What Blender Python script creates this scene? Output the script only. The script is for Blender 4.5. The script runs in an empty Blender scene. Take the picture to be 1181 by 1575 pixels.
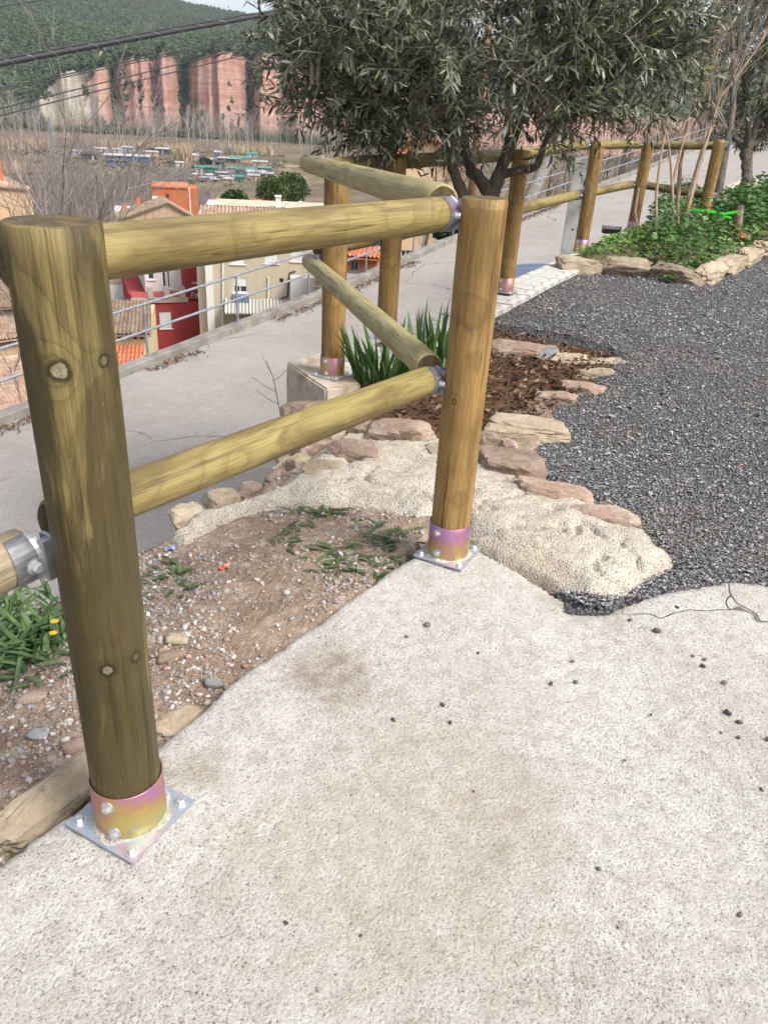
import bpy, bmesh, math, random
import numpy as np
from mathutils import Vector, Matrix

# ------------------------------------------------------------------ camera, sky, sun, exposure
scene = bpy.context.scene
COL = scene.collection
F_PX, CX, CY = 1190.0, 590.5, 787.5
_n = np.array([-139.0, 2313.0, F_PX]); _n /= np.linalg.norm(_n)
_up = -_n; _fw = np.array([0, 0, 1.0])
_Y = _fw - _up * (_fw @ _up); _Y /= np.linalg.norm(_Y)
_X = np.cross(_Y, _up)
RM = np.array([_X, _Y, _up])                      # camera axes (right, down, forward) -> world
CAM = np.array([0.0, 0.0, 1.5])

cam_data = bpy.data.cameras.new('camera')
cam_data.sensor_fit = 'VERTICAL'; cam_data.sensor_height = 36.0
cam_data.lens = F_PX / 1575.0 * 36.0
cam_data.clip_start = 0.05; cam_data.clip_end = 12000
cam = bpy.data.objects.new('camera', cam_data); COL.objects.link(cam)
cam.matrix_world = Matrix(((RM[0, 0], -RM[0, 1], -RM[0, 2], CAM[0]),
                           (RM[1, 0], -RM[1, 1], -RM[1, 2], CAM[1]),
                           (RM[2, 0], -RM[2, 1], -RM[2, 2], CAM[2]),
                           (0, 0, 0, 1)))
scene.camera = cam

SUN_EL, SUN_AZ = math.radians(50), math.radians(122)   # azimuth clockwise from +Y
world = bpy.data.worlds.new('World'); scene.world = world; world.use_nodes = True
wn = world.node_tree.nodes; wl = world.node_tree.links
wn.clear()
w_out = wn.new('ShaderNodeOutputWorld'); w_bg = wn.new('ShaderNodeBackground')
w_sky = wn.new('ShaderNodeTexSky'); w_sky.sky_type = 'NISHITA'; w_sky.sun_disc = False
w_sky.sun_elevation = SUN_EL; w_sky.sun_rotation = SUN_AZ
w_sky.air_density = 1.0; w_sky.dust_density = 4.0; w_sky.ozone_density = 1.0
w_bw = wn.new('ShaderNodeRGBToBW'); w_mix = wn.new('ShaderNodeMix'); w_mix.data_type = 'RGBA'
w_mix.inputs[0].default_value = 0.62                   # thin bright overcast: sky colour mostly washed out
wl.new(w_sky.outputs[0], w_bw.inputs[0]); wl.new(w_sky.outputs[0], w_mix.inputs[6]); wl.new(w_bw.outputs[0], w_mix.inputs[7])
wl.new(w_mix.outputs[2], w_bg.inputs[0]); w_bg.inputs[1].default_value = 0.15
wl.new(w_bg.outputs[0], w_out.inputs[0])
sun_data = bpy.data.lights.new('sun', 'SUN'); sun_data.energy = 1.5; sun_data.angle = math.radians(18)
sun_data.color = (1.0, 0.965, 0.915)
sun = bpy.data.objects.new('sun', sun_data); COL.objects.link(sun)
_sd = Vector((math.sin(SUN_AZ) * math.cos(SUN_EL), math.cos(SUN_AZ) * math.cos(SUN_EL), math.sin(SUN_EL)))
sun.rotation_euler = _sd.to_track_quat('Z', 'Y').to_euler()
vs = scene.view_settings
vs.view_transform = 'Standard'; vs.look = 'None'; vs.gamma = 1.0; vs.use_curve_mapping = False
vs.exposure = 1.17
scene.render.engine = 'CYCLES'
scene.cycles.use_denoising = True
scene.cycles.use_adaptive_sampling = True; scene.cycles.adaptive_threshold = 0.02
scene.cycles.max_bounces = 6; scene.cycles.diffuse_bounces = 3; scene.cycles.glossy_bounces = 3
scene.cycles.transparent_max_bounces = 8; scene.cycles.volume_bounces = 0

# ------------------------------------------------------------------ helpers
def ray(x, y): return RM @ np.array([(x - CX) / F_PX, (y - CY) / F_PX, 1.0])
def at(x, y, d): return CAM + ray(x, y) * d
def on_z(x, y, z):
    r = ray(x, y); return CAM + r * ((z - CAM[2]) / r[2])
UD = np.array([0.48, 0.877]); UD /= np.linalg.norm(UD); ND = np.array([-UD[1], UD[0]])
def on_n(x, y, n):
    r = ray(x, y); return CAM + r * (n / (r[:2] @ ND))
def un(u, n, z=0.0):
    p = u * UD + n * ND; return np.array([p[0], p[1], z])

def _h3(ix, iy, iz, seed):
    h = (ix * 374761393 + iy * 668265263 + iz * 2147483647 + seed * 974711) & 0x7fffffff
    h = ((h ^ (h >> 13)) * 1274126177) & 0x7fffffff
    h = h ^ (h >> 16)
    return (h & 0xffff) / 65535.0
def vnoise(p, seed=0):
    p = np.asarray(p, float)
    if p.shape[-1] == 2: p = np.concatenate([p, np.zeros(p.shape[:-1] + (1,))], -1)
    i = np.floor(p).astype(np.int64); f = p - i; f = f * f * (3 - 2 * f)
    r = 0
    for dx in (0, 1):
        for dy in (0, 1):
            for dz in (0, 1):
                w = (f[..., 0] if dx else 1 - f[..., 0]) * (f[..., 1] if dy else 1 - f[..., 1]) * (f[..., 2] if dz else 1 - f[..., 2])
                r = r + w * _h3(i[..., 0] + dx, i[..., 1] + dy, i[..., 2] + dz, seed)
    return r
def fbm(p, octv=4, seed=0, gain=0.5):
    p = np.asarray(p, float); a = 1.0; s = 0; t = 0
    for k in range(octv):
        s = s + a * vnoise(p * (2.0 ** k) + 17.3 * k, seed + k); t += a; a *= gain
    return s / t
def sstep(a, b, x):
    t = np.clip((x - a) / (b - a), 0, 1); return t * t * (3 - 2 * t)

class MB:
    """collects polygons and links them as one mesh object"""
    def __init__(s): s.v = []; s.f = []; s.n = 0; s.mi = []; s.c = []
    def add(s, v, faces, mi=0, col=None):
        v = np.asarray(v, float).reshape(-1, 3)
        for fa in (faces if isinstance(faces, list) and len(faces) and isinstance(faces[0], np.ndarray) else [np.asarray(faces)]):
            if len(fa): s.f.append(fa + s.n); s.mi.append(np.full(len(fa), mi, np.int32))
        s.v.append(v); s.n += len(v)
        if col is None: col = np.ones((len(v), 3))
        col = np.asarray(col, float)
        if col.ndim == 1: col = np.tile(col, (len(v), 1))
        s.c.append(col)
        return s
    def box(s, x0, x1, y0, y1, z0, z1, mi=0, col=None, rot=None, org=None):
        v = np.array([[x, y, z] for z in (z0, z1) for y in (y0, y1) for x in (x0, x1)], float)
        if rot is not None: v = v @ rot.T
        if org is not None: v = v + org
        f = np.array([[0, 2, 3, 1], [4, 5, 7, 6], [0, 1, 5, 4], [2, 6, 7, 3], [0, 4, 6, 2], [1, 3, 7, 5]])
        return s.add(v, f, mi, col)
    def tube(s, pts, rad, sides=6, mi=0, col=None, cap=True):
        v, f = tube_geo(pts, rad, sides, cap); return s.add(v, f, mi, col)
    def data(s, name, smooth=False):
        me = bpy.data.meshes.new(name)
        v = np.concatenate(s.v) if s.v else np.zeros((0, 3))
        me.vertices.add(len(v)); me.vertices.foreach_set('co', v.astype(np.float32).ravel())
        nl = sum(f.size for f in s.f); nf = sum(len(f) for f in s.f)
        me.loops.add(nl); me.polygons.add(nf)
        me.loops.foreach_set('vertex_index', np.concatenate([f.ravel() for f in s.f]).astype(np.int32))
        tot = np.concatenate([np.full(len(f), f.shape[1], np.int32) for f in s.f])
        st = np.concatenate([[0], np.cumsum(tot)[:-1]]).astype(np.int32)
        me.polygons.foreach_set('loop_start', st)
        me.polygons.foreach_set('material_index', np.concatenate(s.mi))
        me.polygons.foreach_set('use_smooth', np.full(nf, bool(smooth)))
        ca = me.color_attributes.new('tint', 'FLOAT_COLOR', 'POINT')
        c = np.concatenate(s.c); c4 = np.concatenate([c, np.ones((len(c), 1))], 1)
        ca.data.foreach_set('color', c4.astype(np.float32).ravel())
        me.update(calc_edges=True); me.validate()
        return me
    def build(s, name, mat, parent=None, smooth=False, loc=None):
        me = s.data(name, smooth)
        for m in (mat if isinstance(mat, (list, tuple)) else [mat]): me.materials.append(m)
        return link(name, me, parent, loc)

def link(name, data, parent=None, loc=None):
    o = bpy.data.objects.new(name, data); COL.objects.link(o)
    if loc is not None: o.location = loc
    if parent is not None:
        o.parent = parent
    return o
def empty(name, loc=(0, 0, 0)):
    o = bpy.data.objects.new(name, None); COL.objects.link(o); o.location = loc; o.empty_display_size = 0.1
    return o
def tag(o, label=None, cat=None, group=None, kind=None):
    if label: o['label'] = label
    if cat: o['category'] = cat
    if group: o['group'] = group
    if kind: o['kind'] = kind
    return o

def tube_geo(pts, rad, sides=6, cap=True):
    pts = np.asarray(pts, float); k = len(pts)
    rad = np.broadcast_to(np.asarray(rad, float), (k,))
    tan = np.gradient(pts, axis=0); tan /= np.linalg.norm(tan, axis=1)[:, None] + 1e-12
    ref = np.array([0, 0, 1.0]) if abs(tan[0, 2]) < 0.9 else np.array([1.0, 0, 0])
    a = np.zeros((k, 3)); cur = np.cross(tan[0], ref); cur /= np.linalg.norm(cur)
    for i in range(k):
        cur = cur - tan[i] * (cur @ tan[i]); cur /= np.linalg.norm(cur) + 1e-12; a[i] = cur
    b = np.cross(tan, a)
    th = np.arange(sides) * 2 * math.pi / sides
    v = pts[:, None] + rad[:, None, None] * (np.cos(th)[None, :, None] * a[:, None] + np.sin(th)[None, :, None] * b[:, None])
    i = np.arange(k - 1)[:, None] * sides; j = np.arange(sides)[None]; j2 = (j + 1) % sides
    f = np.stack([i + j, i + j2, i + sides + j2, i + sides + j], -1).reshape(-1, 4)
    v = v.reshape(-1, 3)
    fs = [f]
    if cap:
        fs.append(np.arange(sides)[::-1][None]); fs.append((np.arange(sides) + (k - 1) * sides)[None])
    return v, fs

def bez(p0, p1, p2, n):
    t = np.linspace(0, 1, n)[:, None]
    return (1 - t) ** 2 * np.asarray(p0) + 2 * t * (1 - t) * np.asarray(p1) + t * t * np.asarray(p2)

def grid_geo(P):
    """P: (a,b,3) -> verts, quads"""
    a, b = P.shape[:2]
    i = np.arange(a - 1)[:, None] * b; j = np.arange(b - 1)[None]
    f = np.stack([i + j, i + j + 1, i + b + j + 1, i + b + j], -1).reshape(-1, 4)
    return P.reshape(-1, 3), f

def poly_sd(pts, poly):
    """signed distance to a polygon, positive inside"""
    pts = np.asarray(pts)[..., :2]; poly = np.asarray(poly, float)[:, :2]
    shp = pts.shape[:-1]; p = pts.reshape(-1, 2)
    d = np.full(len(p), 1e9); ins = np.zeros(len(p), bool)
    for k in range(len(poly)):
        a = poly[k]; b = poly[(k + 1) % len(poly)]
        ab = b - a; t = np.clip(((p - a) @ ab) / (ab @ ab + 1e-12), 0, 1)
        d = np.minimum(d, np.linalg.norm(p - a - t[:, None] * ab, axis=1))
        c = ((a[1] > p[:, 1]) != (b[1] > p[:, 1]))
        with np.errstate(divide='ignore', invalid='ignore'):
            xi = (b[0] - a[0]) * (p[:, 1] - a[1]) / (b[1] - a[1]) + a[0]
        ins ^= c & (p[:, 0] < xi)
    return np.where(ins, d, -d).reshape(shp)

# leaf template: y along the leaf, x across, z up
def leaf_tmpl(fold=0.25, w1=0.75, w2=0.85):
    v = np.array([[0, 0, 0], [-w1, .33, fold * .6], [0, .33, 0], [w1, .33, fold * .6], [-w2, .68, fold * .5], [0, .68, 0.0], [w2, .68, fold * .5], [0, 1, 0]], float)
    v[:, 0] *= 0.5
    t = np.array([[0, 2, 1], [0, 3, 2], [4, 5, 7], [5, 6, 7]]); q = np.array([[1, 2, 5, 4], [2, 3, 6, 5]])
    return v, [t, q]
def flat_leaf(w1=.8, w2=.75):
    v = np.array([[0, 0, 0], [-w1 / 2, .32, 0], [w1 / 2, .32, .0], [-w2 / 2, .68, 0], [w2 / 2, .68, 0], [0, 1, 0]], float)
    return v, [np.array([[0, 2, 1], [3, 4, 5]]), np.array([[1, 2, 4, 3]])]
def scatter_tmpl(mb, tv, tf, pos, ydir, zdir, L, W, col, bend=None, mi=0):
    """copies of a template: y axis -> ydir, z axis -> zdir"""
    N = len(pos)
    y = ydir / (np.linalg.norm(ydir, axis=1)[:, None] + 1e-9)
    x = np.cross(y, zdir); x /= np.linalg.norm(x, axis=1)[:, None] + 1e-9
    z = np.cross(x, y)
    L = np.broadcast_to(L, (N,)); W = np.broadcast_to(W, (N,))
    v = pos[:, None] + x[:, None] * (tv[None, :, 0:1] * W[:, None, None]) + y[:, None] * (tv[None, :, 1:2] * L[:, None, None]) + z[:, None] * (tv[None, :, 2:3] * W[:, None, None])
    if bend is not None:
        v = v - z[:, None] * ((tv[None, :, 1:2] ** 2) * (L * bend)[:, None, None])
    m = len(tv); off = (np.arange(N) * m)
    fs = [(f[None] + off[:, None, None]).reshape(-1, f.shape[1]) for f in tf]
    c = np.repeat(np.asarray(col).reshape(N, 3), m, 0)
    mb.add(v.reshape(-1, 3), fs, mi, c)

def ico(sub=0):
    bm = bmesh.new(); bmesh.ops.create_icosphere(bm, subdivisions=sub + 1, radius=1.0)
    v = np.array([x.co[:] for x in bm.verts]); f = np.array([[q.index for q in p.verts] for p in bm.faces]); bm.free()
    return v, f
ICO0, ICO0F = ico(0); ICO1, ICO1F = ico(1); ICO2, ICO2F = ico(2); ICO3, ICO3F = ico(3)
OCT = np.array([[1, 0, 0], [-1, 0, 0], [0, 1, 0], [0, -1, 0], [0, 0, 1], [0, 0, -1]], float)
OCTF = np.array([[0, 2, 4], [2, 1, 4], [1, 3, 4], [3, 0, 4], [2, 0, 5], [1, 2, 5], [3, 1, 5], [0, 3, 5]])

def pebbles(mb, rng, pos, size, col, tv=OCT, tf=OCTF, flat=0.6, jit=0.25):
    N = len(pos)
    a = rng.uniform(0, 2 * math.pi, N); sx = size * rng.uniform(.7, 1.35, N); sy = size * rng.uniform(.6, 1.0, N); sz = size * flat * rng.uniform(.6, 1.2, N)
    loc = tv[None] * (1 + rng.uniform(-jit, jit, (N, len(tv), 1)))
    x = loc[..., 0] * sx[:, None]; y = loc[..., 1] * sy[:, None]; z = loc[..., 2] * sz[:, None]
    tx = rng.uniform(-.5, .5, N)[:, None]; z = z + x * tx
    ca, sa = np.cos(a)[:, None], np.sin(a)[:, None]
    v = np.stack([x * ca - y * sa, x * sa + y * ca, z], -1) + pos[:, None]
    m = len(tv); f = (tf[None] + (np.arange(N) * m)[:, None, None]).reshape(-1, 3)
    mb.add(v.reshape(-1, 3), f, 0, np.repeat(col, m, 0))

def rock_geo(rng, sx, sy, sz, tv=ICO2, tf=ICO2F, block=0.6, amp=0.16, seed=1):
    """a sphere cut by random planes into an angular stone, then roughened"""
    r = np.random.default_rng(seed * 13 + 5); v = tv
    ax = np.concatenate([np.eye(3), -np.eye(3)]) + r.normal(0, .16, (6, 3)); ex = r.normal(size=(9, 3)); nn = np.concatenate([ax, ex]); nn /= np.linalg.norm(nn, axis=1)[:, None]
    dd = np.concatenate([r.uniform(.80, .98, 6), r.uniform(.88, 1.22, 9)])
    k = np.min(dd[None] / np.maximum(v @ nn.T, 1e-3), axis=1); k = np.minimum(k, 1.34)
    d = fbm(v * 2.2 + seed * 9.1, 3, seed) - .5; d2 = fbm(v * 7.0 + seed * 3.7, 3, seed + 5) - .5
    k = k * (1 + .10 * (fbm(v * np.array([2.2, 2.2, 9]) + seed, 2, seed + 3) - .5)); p = v * k[:, None] * (1 + amp * .8 * d + amp * .8 * d2)[:, None]
    return p * np.array([sx, sy, sz]) * 0.52, tf

# ------------------------------------------------------------------ materials
class NT:
    def __init__(s, name):
        s.m = bpy.data.materials.new(name); s.m.use_nodes = True
        s.t = s.m.node_tree; s.n = s.t.nodes; s.l = s.t.links
        s.b = s.n['Principled BSDF']
    def new(s, t, **kw):
        x = s.n.new(t)
        for k, v in kw.items(): setattr(x, k, v)
        return x
    def cn(s, a, b): s.l.new(a, b)
    def val(s, x, sock):
        if hasattr(x, 'is_output') or isinstance(x, bpy.types.NodeSocket): s.cn(x, sock)
        else: sock.default_value = x
    def math(s, op, a, b=0.0, c=None, clamp=False):
        x = s.new('ShaderNodeMath', operation=op, use_clamp=clamp); s.val(a, x.inputs[0]); s.val(b, x.inputs[1])
        if c is not None: s.val(c, x.inputs[2])
        return x.outputs[0]
    def mix(s, fac, a, b, blend='MIX'):
        x = s.new('ShaderNodeMix', data_type='RGBA', blend_type=blend)
        s.val(fac, x.inputs[0])
        for q, i in ((a, 6), (b, 7)):
            if isinstance(q, (tuple, list)): q = tuple(q) + ((1,) if len(q) == 3 else ())
            s.val(q, x.inputs[i])
        return x.outputs[2]
    def coord(s, kind='Object', scale=(1, 1, 1), loc=(0, 0, 0)):
        c = s.new('ShaderNodeTexCoord'); m = s.new('ShaderNodeMapping')
        m.inputs['Scale'].default_value = scale; m.inputs['Location'].default_value = loc
        s.cn(c.outputs[kind], m.inputs[0]); return m.outputs[0]
    def noise(s, vec, scale, detail=4, rough=0.55, dist=0.0):
        x = s.new('ShaderNodeTexNoise'); s.cn(vec, x.inputs['Vector'])
        x.inputs['Scale'].default_value = scale; x.inputs['Detail'].default_value = detail
        x.inputs['Roughness'].default_value = rough; x.inputs['Distortion'].default_value = dist
        return x.outputs[0]
    def voro(s, vec, scale, feat='F1', rnd=1.0):
        x = s.new('ShaderNodeTexVoronoi', feature=feat); s.cn(vec, x.inputs['Vector']); x.inputs['Scale'].default_value = scale
        x.inputs['Randomness'].default_value = rnd
        return x
    def ramp(s, fac, stops):
        x = s.new('ShaderNodeValToRGB'); s.cn(fac, x.inputs[0]); e = x.color_ramp.elements
        while len(e) < len(stops): e.new(0.5)
        for k, (p, c) in enumerate(stops):
            e[k].position = p
            if isinstance(c, (int, float)): c = (c, c, c)
            e[k].color = tuple(c) + (1,)
        return x.outputs[0]
    def bump(s, h, strength=0.3, dist=0.01, prev=None):
        x = s.new('ShaderNodeBump'); x.inputs['Strength'].default_value = strength; x.inputs['Distance'].default_value = dist
        s.cn(h, x.inputs['Height'])
        if prev is not None: s.cn(prev, x.inputs['Normal'])
        return x.outputs[0]
    def done(s, col=None, rough=0.8, nrm=None, metal=0.0, spec=None):
        if col is not None:
            if isinstance(col, (tuple, list)): s.b.inputs['Base Color'].default_value = tuple(col) + (1,)
            else: s.cn(col, s.b.inputs['Base Color'])
        s.val(rough, s.b.inputs['Roughness']); s.val(metal, s.b.inputs['Metallic'])
        if spec is not None: s.b.inputs['Specular IOR Level'].default_value = spec
        if nrm is not None: s.cn(nrm, s.b.inputs['Normal'])
        return s.m
    def tint(s):
        x = s.new('ShaderNodeAttribute'); x.attribute_name = 'tint'; return x.outputs['Color']

def speck(name, c1, c2, scale=8, rough=0.85, bump=0.3, bscale=None, bdist=0.01, metal=0, stretch=(1, 1, 1), c3=None, s3=40, lo=.35, hi=.65, spec=None):
    t = NT(name); v = t.coord('Object', stretch)
    c = t.ramp(t.noise(v, scale, 5, .6), [(lo, c1), (hi, c2)])
    if c3 is not None: c = t.mix(t.ramp(t.noise(v, s3, 3, .6), [(.52, 0), (.68, 1)]), c, c3)
    nb = t.bump(t.noise(v, bscale or scale * 4, 5, .65), bump, bdist) if bump else None
    return t.done(c, rough, nb, metal, spec)
def tintmat(name, rough=0.6, var=0.25, scale=30, spec=None, trans=0.0, bump=0, bdist=.005):
    t = NT(name); v = t.coord('Object')
    nz = t.noise(v, scale, 3, .6)
    c = t.mix(1.0, t.tint(), t.ramp(nz, [(.3, 1 - var), (.7, 1 + var)]), 'MULTIPLY')
    nb = t.bump(t.noise(v, scale * 2, 4, .65), bump, bdist) if bump else None
    m = t.done(c, rough, nb, 0, spec)
    if trans:
        t.b.inputs['Subsurface Weight'].default_value = 0
        tr = t.new('ShaderNodeBsdfTranslucent'); t.cn(c, tr.inputs[0])
        mx = t.new('ShaderNodeMixShader'); mx.inputs[0].default_value = trans
        out = t.n['Material Output']
        t.cn(t.b.outputs[0], mx.inputs[1]); t.cn(tr.outputs[0], mx.inputs[2]); t.cn(mx.outputs[0], out.inputs[0])
    return m

def wood_mat(name, light, dark, stain, knots=(), stain_amt=0.6, seed=0.0, ring=14.0, stain_lo=.42):
    """pressure-treated turned pine, axis = local Z; knots: (angle, z, radius)"""
    t = NT(name)
    c = t.new('ShaderNodeTexCoord'); oi = t.new('ShaderNodeObjectInfo')
    off = t.math('MULTIPLY', oi.outputs['Random'], 37.0)
    offv = t.new('ShaderNodeCombineXYZ'); t.cn(t.math('ADD', off, seed), offv.inputs[2])
    def shifted(scale):
        a = t.new('ShaderNodeVectorMath', operation='ADD'); t.cn(c.outputs['Object'], a.inputs[0]); t.cn(offv.outputs[0], a.inputs[1])
        m = t.new('ShaderNodeMapping'); m.inputs['Scale'].default_value = scale; t.cn(a.outputs[0], m.inputs[0]); return m.outputs[0]
    sep = t.new('ShaderNodeSeparateXYZ'); t.cn(c.outputs['Object'], sep.inputs[0])
    x, y, z = sep.outputs
    # pith wanders and leans, so the turned surface cuts the rings into long arches
    wob = t.noise(shifted((0, 0, 1.1)), 1.0, 2, .5); wob2 = t.noise(shifted((0, 0, 1.3)), 1.7, 2, .5)
    px = t.math('SUBTRACT', x, t.math('MULTIPLY', t.math('SUBTRACT', wob, .5), .075))
    py = t.math('SUBTRACT', y, t.math('MULTIPLY', t.math('SUBTRACT', wob2, .5), .075))
    r = t.math('SQRT', t.math('ADD', t.math('MULTIPLY', px, px), t.math('MULTIPLY', py, py)))
    r = t.math('ADD', r, t.math('MULTIPLY', t.noise(shifted((9, 9, .5)), 1.0, 4, .6), .011))
    kmask = None; kcore = None; kring = None
    for (ang, kz, kr) in knots:
        # distance on the surface to the knot centre
        kx, ky = math.cos(ang) * .07, math.sin(ang) * .07
        dx = t.math('SUBTRACT', x, kx); dy = t.math('SUBTRACT', y, ky); dz = t.math('MULTIPLY', t.math('SUBTRACT', z, kz), 1.0)
        d = t.math('SQRT', t.math('ADD', t.math('ADD', t.math('MULTIPLY', dx, dx), t.math('MULTIPLY', dy, dy)), t.math('MULTIPLY', dz, dz)))
        d = t.math('ADD', d, t.math('MULTIPLY', t.math('SUBTRACT', t.noise(shifted((1, 1, 1)), 45, 3, .6), .5), kr * .9))
        g = t.math('POWER', 2.718, t.math('MULTIPLY', t.math('MULTIPLY', d, d), -1.0 / (2.4 * kr) ** 2))
        r = t.math('ADD', r, t.math('MULTIPLY', g, kr * 1.1))
        cs = .9 if kr > .0155 else .55 if kr > .013 else .12; core = t.ramp(t.math('DIVIDE', d, kr), [(0.0, cs), (.58, cs), (.78, 0)])
        rg = t.ramp(t.math('DIVIDE', d, kr * 2), [(.30, 0), (.40, 1), (.52, .9), (.66, .25), (1, 0)])
        kcore = core if kcore is None else t.math('MAXIMUM', kcore, core)
        kring = rg if kring is None else t.math('MAXIMUM', kring, rg)
    ph = t.math('FRACT', t.math('MULTIPLY', r, ring * 10.0))
    rings = t.ramp(ph, [(0, 0), (.55, .12), (.86, .9), (.93, 1), (1, 0)])
    fib = t.noise(shifted((230, 230, 6)), 1.0, 5, .65)
    fib2 = t.noise(shifted((48, 48, 2.0)), 1.0, 5, .65)
    patch = t.noise(shifted((10, 10, 1.9)), 1.0, 5, .62, 1.1)
    col = t.mix(t.math('MULTIPLY', rings, .42), light, dark)
    col = t.mix(t.ramp(fib, [(.42, 0), (.66, .62)]), col, dark)
    col = t.mix(t.math('MULTIPLY', t.ramp(patch, [(stain_lo, 0), (stain_lo + .13, 1)]), stain_amt), col, stain)
    col = t.mix(t.ramp(fib2, [(.53, 0), (.66, .75)]), col, tuple(.6 * q for q in stain))
    chk = t.math('ABSOLUTE', t.math('SUBTRACT', t.noise(shifted((26, 26, .55)), 1.0, 3, .5), .5))
    chkm = t.math('MULTIPLY', t.ramp(chk, [(.0, 1), (.008, 0)]), t.ramp(t.noise(shifted((14, 14, 3)), 1.0, 2), [(.46, 0), (.56, 1)]))
    col = t.mix(t.math('MULTIPLY', chkm, .8), col, (.025, .018, .010))
    spots = t.voro(shifted((26, 26, 17)), 1.0)
    col = t.mix(t.math('MULTIPLY', t.ramp(spots.outputs['Distance'], [(.05, 1), (.09, 0)]), .15), col, (.33, .33, .20))
    if kring is not None:
        col = t.mix(t.math('MULTIPLY', kring, .85), col, tuple(.30 * q for q in stain))
        kn = t.noise(shifted((1, 1, 1)), 120, 4, .7)
        col = t.mix(kcore, col, t.ramp(kn, [(.35, (.16, .14, .09)), (.62, (.40, .37, .25))]))
    h = t.math('ADD', t.math('MULTIPLY', rings, .35), t.math('ADD', fib, t.math('MULTIPLY', fib2, .6)))
    nb = t.bump(h, .6, .003)
    return t.done(col, t.ramp(patch, [(.3, .62), (.7, .48)]), nb, 0, .35)

WOOD_A = wood_mat('weathered_green_pine', (.255, .198, .075), (.10, .072, .024), (.046, .034, .012),
                  knots=((math.radians(-81), .972, .0165), (math.radians(-23), .98, .010), (math.radians(-73), .408, .0135), (math.radians(-27), .415, .011)), stain_amt=.85, seed=3.3, stain_lo=.385)
WOOD_B = wood_mat('golden_pine', (.345, .215, .074), (.145, .082, .024), (.085, .053, .02), knots=((math.radians(-121), .56, .008),), stain_amt=.5, seed=8.1, stain_lo=.5)
WOOD_R = wood_mat('greenish_rail_pine', (.30, .238, .088), (.14, .102, .034), (.105, .072, .024), knots=((math.radians(-160), .95, .008), (math.radians(100), .6, .009)), stain_amt=.65, seed=5.7, stain_lo=.46)
WOOD_P = wood_mat('pale_rail_pine', (.39, .335, .165), (.20, .16, .07), (.16, .128, .055), knots=((math.radians(90), .8, .007),), stain_amt=.4, seed=1.7, stain_lo=.52)
WOOD_G = wood_mat('greyed_rail_pine', (.36, .31, .20), (.19, .15, .09), (.17, .135, .08), stain_amt=.5, seed=2.2)
def endgrain():
    t = NT('pine_end_grain'); c = t.new('ShaderNodeTexCoord'); s = t.new('ShaderNodeSeparateXYZ'); t.cn(c.outputs['Object'], s.inputs[0])
    r = t.math('SQRT', t.math('ADD', t.math('POWER', t.math('ADD', s.outputs[0], .012), 2), t.math('POWER', s.outputs[1], 2)))
    v = t.coord('Object'); r = t.math('ADD', r, t.math('MULTIPLY', t.noise(v, 20, 3), .01))
    ph = t.math('FRACT', t.math('MULTIPLY', r, 150)); nz = t.noise(v, 30, 5, .7)
    col = t.mix(t.ramp(ph, [(.3, 0), (.9, .7)]), (.20, .135, .055), (.08, .052, .022))
    col = t.mix(t.ramp(nz, [(.36, 0), (.58, .9)]), col, (.055, .045, .024))
    return t.done(col, .9, t.bump(t.noise(v, 180, 5, .7), .8, .006))
END = endgrain()
def zinc():
    t = NT('iridescent_zinc'); v = t.coord('Object', (1, 1, 1)); oi = t.new('ShaderNodeObjectInfo')
    a = t.new('ShaderNodeVectorMath', operation='ADD'); t.cn(v, a.inputs[0]); t.cn(oi.outputs['Location'], a.inputs[1])
    n1 = t.noise(a.outputs[0], 9, 3, .5, .4); sp = t.new('ShaderNodeSeparateXYZ'); t.cn(v, sp.inputs[0])
    f = t.math('ADD', t.math('MULTIPLY', t.math('ADD', n1, t.math('MULTIPLY', t.noise(a.outputs[0], 26, 4, .6), .35)), .95), t.math('MULTIPLY', t.math('SUBTRACT', .055, sp.outputs[2]), 1.5))
    c = t.ramp(f, [(.25, (.28, .30, .52)), (.38, (.38, .22, .44)), (.50, (.46, .22, .32)), (.62, (.48, .30, .15)), (.74, (.52, .42, .14)), (.88, (.38, .46, .28))])
    c = t.mix(t.ramp(t.noise(a.outputs[0], 35, 4, .7), [(.62, 0), (.72, .6)]), c, (.42, .28, .42))
    return t.done(c, t.ramp(t.noise(v, 30, 4), [(.3, .28), (.7, .5)]), t.bump(t.noise(v, 60, 3), .05, .002), .75)
ZINC = zinc()
def zincplate():
    t = NT('blue_zinc'); v = t.coord('Object'); f = t.noise(v, 22, 3, .5)
    c = t.ramp(f, [(.35, (.33, .42, .50)), (.5, (.40, .42, .47)), (.62, (.45, .33, .44)), (.75, (.48, .48, .54))])
    return t.done(c, .48, None, .55)
ZPLATE = zincplate()
STEEL = speck('bolt_steel', (.50, .52, .55), (.64, .66, .68), 60, .42, 0, metal=.8)
GALV = speck('galvanised_tube', (.20, .215, .245), (.29, .305, .335), 12, .5, .1, metal=.3)
DULL = speck('dull_bracket_steel', (.34, .35, .37), (.46, .47, .49), 30, .42, .05, metal=.6)

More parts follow.
